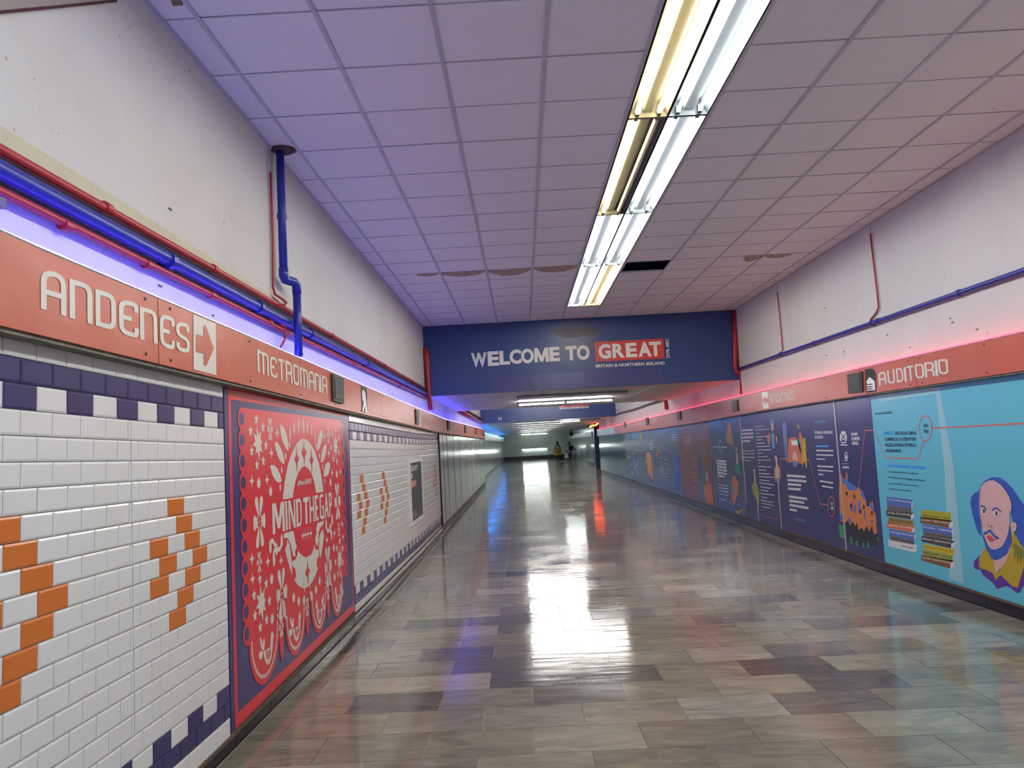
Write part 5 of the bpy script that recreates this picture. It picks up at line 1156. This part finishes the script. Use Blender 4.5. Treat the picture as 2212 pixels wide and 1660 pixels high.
boxo('junction_box', (XL, q0.y-.12, q1.z), (XL+.04, q1.y, q0.z), mat('violet_grey_plastic', (.10,.09,.16), .5)); tag(bpy.data.objects['junction_box'], 'small dark box on the left wall at the photo edge', 'box')
stk = [tuple(pix(u, v, 2, ZC-.001)) for u, v in ((365,-12),(393,-12),(396,12),(373,13))]
mb = MB(); mb.add(stk, [(0,1,2,3)], mat('yellow_tape', (.20,.15,.06), .6)); tag(mb.build('tape_patch'), 'yellow-brown tape patch on the nearest left ceiling tile', 'tape')
# small staples and plaster marks left on the walls
for side, X_, L_ in ((0, XL+.001, [(740,735),(742,745),(725,769),(652,752),(653,765),(763,759),(764,770),(823,800),(824,810),(810,834),(848,852),(845,788),(825,614),(828,680),(367,452),(345,618),(460,682),(525,678),(822,740)]), (1, XR-.001, [(1783,666),(1785,768),(2053,688),(2058,697),(2111,712),(1917,724),(1966,751),(1740,785),(1685,795),(1859,801),(1823,760),(1824,766),(1707,822)])):
    mb = MB(); rs = random.Random(5)
    for u, v in L_:
        c = pix(u, v, 0, X_); a = rs.uniform(.012, .022); s = .004 if side == 0 else -.004
        mb.box((min(c.x, c.x+s), c.y-a, c.z-.004), (max(c.x, c.x+s), c.y+a, c.z+.004), 'darkmetal')
    o = mb.build('wall_staples', [x for x in bpy.data.objects if x.name == ('wall_left' if side == 0 else 'wall_right')][0]); o['kind'] = 'stuff'
cx = boxo('metal_column', (4.3, 46.0, -.02), (4.75, 46.6, ZS), mat('dark_blue_column', (.02,.03,.09), .3)); tag(cx, 'dark blue square column at the far right opening', 'column')
cc = boxo('grey_column', (4.76, 44.6, -.02), (5.3, 45.2, ZS), 'board'); tag(cc, 'pale grey column just right of the dark blue column', 'column')
# camera dome
cd = empty('security_camera', (3.9, 61, ZS), 'small dark security camera under the far ceiling on the right', 'camera')
q = MB(); q.tube([(3.9,61,ZS+.001),(3.9,61,ZS-.25)], .05, 'black', 8); q.build('bracket', cd)
q = MB(); q.tube([(3.9,61.2,ZS-.30),(3.9,60.7,ZS-.40)], [.10,.16], 'black', 10); q.build('camera_body', cd)

# ================================================================= PEOPLE
def skin(name, joints, bones, m, parent, sub=1):
    me = bpy.data.meshes.new(name); me.from_pydata([j[0] for j in joints], bones, []); me.update()
    o = bpy.data.objects.new(name, me); COL.objects.link(o)
    md_ = o.modifiers.new('skin', 'SKIN'); sv = me.skin_vertices[0].data if me.skin_vertices else None
    if sv is None:
        bm = bmesh.new(); bm.from_mesh(me); bm.verts.layers.skin.verify(); bm.to_mesh(me); bm.free(); sv = me.skin_vertices[0].data
    for i, j in enumerate(joints):
        r = j[1]; sv[i].radius = r if isinstance(r, tuple) else (r, r); sv[i].use_root = (i == 0)
    s_ = o.modifiers.new('sub', 'SUBSURF'); s_.levels = sub; s_.render_levels = sub
    dg = bpy.context.evaluated_depsgraph_get(); me2 = bpy.data.meshes.new_from_object(o.evaluated_get(dg)); me2.materials.clear(); me2.materials.append(M[m] if isinstance(m, str) else m)
    me2.polygons.foreach_set('use_smooth', [True]*len(me2.polygons))
    COL.objects.unlink(o); bpy.data.objects.remove(o)
    o2 = link(name, me2, parent); return o2
def ring_body(name, secs, m, parent, seg=18):
    mb = MB(); vs = []; fs = []
    for (x, y, z, rx, ry) in secs:
        for j in range(seg):
            a = 2*math.pi*j/seg; vs.append((x+rx*math.cos(a), y+ry*math.sin(a), z))
    for i in range(len(secs)-1):
        for j in range(seg): a = i*seg+j; b = i*seg+(j+1) % seg; fs.append((a, b, b+seg, a+seg))
    fs.append(tuple(range(seg))[::-1]); fs.append(tuple((len(secs)-1)*seg+j for j in range(seg)))
    mb.add(vs, fs, m); return mb.build(name, parent, True)
M['flesh'] = mat('skin', (.35,.20,.14), .5); M['trous'] = mat('dark_trousers', (.02,.02,.05), .7); M['coat'] = mat('mustard_coat', (.50,.34,.02), .7); M['jack'] = mat('cream_jacket', (.60,.58,.52), .7); M['hair'] = mat('dark_hair', (.012,.01,.01), .6); M['cpack'] = mat('pale_backpack', (.45,.43,.33), .6)
def person(x, y, H, label, top, arms, lean=0.0):
    z = FZ(y); root = empty('person', (x, y, z), label, 'person', None); s = H/1.75
    def J(a, b, c): return (x+a*s, y+b*s, z+c*s)
    sh = .20
    js = [(J(0,0,.95), .13*s), (J(0,0,1.15), (.125*s,.10*s)), (J(0,0,1.38), (.15*s,.10*s)), (J(0,0,1.48), .055*s), (J(0,0,1.56), .055*s),
          (J(-.09,0,.90), .085*s), (J(-.10,.10,.50), .055*s), (J(-.10,.02,.09), .038*s), (J(-.10,.14,.035), .035*s),
          (J(.09,0,.90), .085*s), (J(.10,-.08,.50), .055*s), (J(.10,-.20,.10), .038*s), (J(.10,-.10,.035), .035*s)]
    bn = [(0,1),(1,2),(2,3),(3,4),(0,5),(5,6),(6,7),(7,8),(0,9),(9,10),(10,11),(11,12)]
    for sg, (el, ha) in zip((-1, 1), arms):
        k = len(js); js += [(J(sg*sh,0,1.40), .05*s), (J(*el), .04*s), (J(*ha), .028*s)]; bn += [(2,k),(k,k+1),(k+1,k+2)]
    skin('body', js, bn, 'trous', root)
    hd = J(0,0,1.64); q = MB(); me = None
    bm = bmesh.new(); bmesh.ops.create_uvsphere(bm, u_segments=16, v_segments=12, radius=1)
    for v in bm.verts: v.co = Vector((v.co.x*.078*s+hd[0], v.co.y*.095*s+hd[1]+.01, v.co.z*.115*s+hd[2]))
    me = bpy.data.meshes.new('head'); bm.to_mesh(me); bm.free(); me.materials.append(M['flesh']); me.polygons.foreach_set('use_smooth', [True]*len(me.polygons)); link('head', me, root)
    for sg in (-1, 1):
        q = MB(); q.tube([(hd[0]+sg*.074*s, hd[1], hd[2]+.02), (hd[0]+sg*.088*s, hd[1]-.01, hd[2]-.005), (hd[0]+sg*.076*s, hd[1], hd[2]-.035)], .012, 'flesh', 6); q.build('ear', root, True)
    q = MB(); q.tube([(hd[0], hd[1]+.10*s, hd[2]+.0), (hd[0], hd[1]+.125*s, hd[2]-.03)], .013, 'flesh', 6); q.build('nose', root, True)
    ring_body('hair', [(hd[0],hd[1]-.012,hd[2]-.10*s,.085*s,.085*s),(hd[0],hd[1]-.02,hd[2]-.04*s,.092*s,.095*s),(hd[0],hd[1]-.018,hd[2]+.04*s,.092*s,.10*s),(hd[0],hd[1]-.01,hd[2]+.095*s,.075*s,.085*s),(hd[0],hd[1],hd[2]+.128*s,.035*s,.04*s)], 'hair', root)
    for sg, (el, ha) in zip((-1, 1), arms):
        h_ = Vector(J(*ha)); d_ = (h_-Vector(J(*el))).normalized()
        js2 = [(tuple(h_), .026*s), (tuple(h_+d_*.05*s), (.030*s,.018*s)), (tuple(h_+d_*.085*s), (.030*s,.016*s))]; b2 = [(0,1),(1,2)]
        for i_ in range(4):
            k = len(js2); o_ = Vector((0, (-.027+.018*i_)*s, 0)); L_ = (.060,.072,.068,.052)[i_]
            js2 += [(tuple(h_+d_*.10*s+o_), .009*s), (tuple(h_+d_*(.10+L_*.55)*s+o_), .008*s), (tuple(h_+d_*(.10+L_*.9)*s+o_+Vector((-sg*.012*s,0,0))), .007*s)]; b2 += [(2,k),(k,k+1),(k+1,k+2)]
        k = len(js2); js2 += [(tuple(h_+d_*.05*s+Vector((0,.035*s,0))), .010*s), (tuple(h_+d_*.085*s+Vector((-sg*.01*s,.05*s,0))), .009*s)]; b2 += [(1,k),(k,k+1)]
        skin('hand', js2, b2, 'flesh', root, 1)
    return root, J, s
pA, J, s_ = person(2.98, 66.0, 1.76, 'person in a mustard yellow coat walking away with a dark bag', 'coat', [((-.27,-.02,1.14), (-.28,.06,.90)), ((.27,-.02,1.12), (.27,.05,.88))])
x, y, z = J(0,0,0)
ring_body('coat', [(x,y,z+.55*s_,.31*s_,.22*s_),(x,y,z+.80*s_,.26*s_,.19*s_),(x,y,z+1.1*s_,.21*s_,.15*s_),(x,y,z+1.36*s_,.21*s_,.13*s_),(x,y,z+1.46*s_,.10*s_,.08*s_)], 'coat', pA)
for sg in (-1, 1): skin('sleeve', [(J(sg*.19,0,1.41), .07*s_), (J(sg*.27,-.02,1.14), .058*s_), (J(sg*.275,.05,.93), .048*s_)], [(0,1),(1,2)], 'coat', pA)
def pack(x, y, z, w_, h, d, m, label, g=None):
    r = empty('backpack', (x, y, z), label, 'backpack', g)
    ring_body('bag_body', [(x,y,z,w_*.42,d*.5),(x,y,z+.04,w_*.5,d*.6),(x,y,z+h*.75,w_*.48,d*.55),(x,y,z+h,w_*.28,d*.35)], m, r, 14)
    ring_body('front_pocket', [(x,y-d*.5,z+.05,w_*.36,d*.25),(x,y-d*.52,z+h*.4,w_*.36,d*.25)], m, r, 12)
    for sg in (-1, 1):
        q = MB(); q.tube([(x+sg*w_*.3,y+d*.4,z+h*.9),(x+sg*w_*.3,y+d*.4+.14,z+h*1.02),(x+sg*w_*.34,y+d*.4+.26,z+h*.75)], .018, m, 6); q.build('strap', r, True)
pack(2.93, 65.80, FZ(66)+1.0, .30, .42, .14, 'cpack', 'pale backpack worn over the mustard yellow coat')
def handbag(x, y, z, w_, h, d, m, label, hy_=.2):
    r = empty('shopping_bag', (x, y, z), label, 'bag')
    mb = MB(); mb.prism([y-d/2, y+d/2], lambda yy: [(x-w_*.5, z), (x+w_*.5, z), (x+w_*.42, z+h), (x-w_*.42, z+h)], m); mb.build('bag_body', r)
    for k in (-1, 1):
        q = MB(); q.tube([(x-w_*.22,y+k*d*.4,z+h-.02),(x-w_*.18,y+k*d*.4,z+h+hy_*.7),(x,y+k*d*.15,z+h+hy_),(x+w_*.18,y+k*d*.4,z+h+hy_*.7),(x+w_*.22,y+k*d*.4,z+h-.02)], .010, 'jack', 6); q.build('handle', r, True)
ha = J(.27,.05,.88)
handbag(ha[0]+.03, ha[1]+.02, FZ(66)+.12, .36, .42, .12, 'black', 'dark tote bag with a pale handle held by the yellow-coated person', .27)
pB, J, s_ = person(3.93, 64.5, 1.68, 'person in a cream jacket with a black shoulder bag, arm out', 'jack', [((-.27,-.02,1.14), (-.30,.04,.90)), ((.36,.0,1.16), (.55,.05,.98))])
x, y, z = J(0,0,0)
ring_body('jacket', [(x,y,z+.86*s_,.20*s_,.15*s_),(x,y,z+1.1*s_,.20*s_,.14*s_),(x,y,z+1.36*s_,.21*s_,.13*s_),(x,y,z+1.46*s_,.10*s_,.08*s_)], 'jack', pB)
skin('sleeve', [(J(-.19,0,1.41), .07*s_), (J(-.27,-.02,1.14), .06*s_), (J(-.295,.035,.94), .05*s_)], [(0,1),(1,2)], 'jack', pB)
o = skin('sleeve', [(J(.19,0,1.41), .07*s_), (J(.36,0,1.16), .055*s_), (J(.53,.045,1.0), .045*s_)], [(0,1),(1,2)], 'black', pB); o['label'] = 'black sleeve'
pack(3.99, 64.27, FZ(64.5)+.92, .36, .48, .16, 'black', 'black backpack worn over the cream jacket')
ha = J(-.30,.04,.90)
handbag(ha[0]-.02, ha[1]+.02, FZ(64.5)+.34, .34, .40, .12, 'white', 'white paper shopping bag held by the cream-jacketed person', .13)
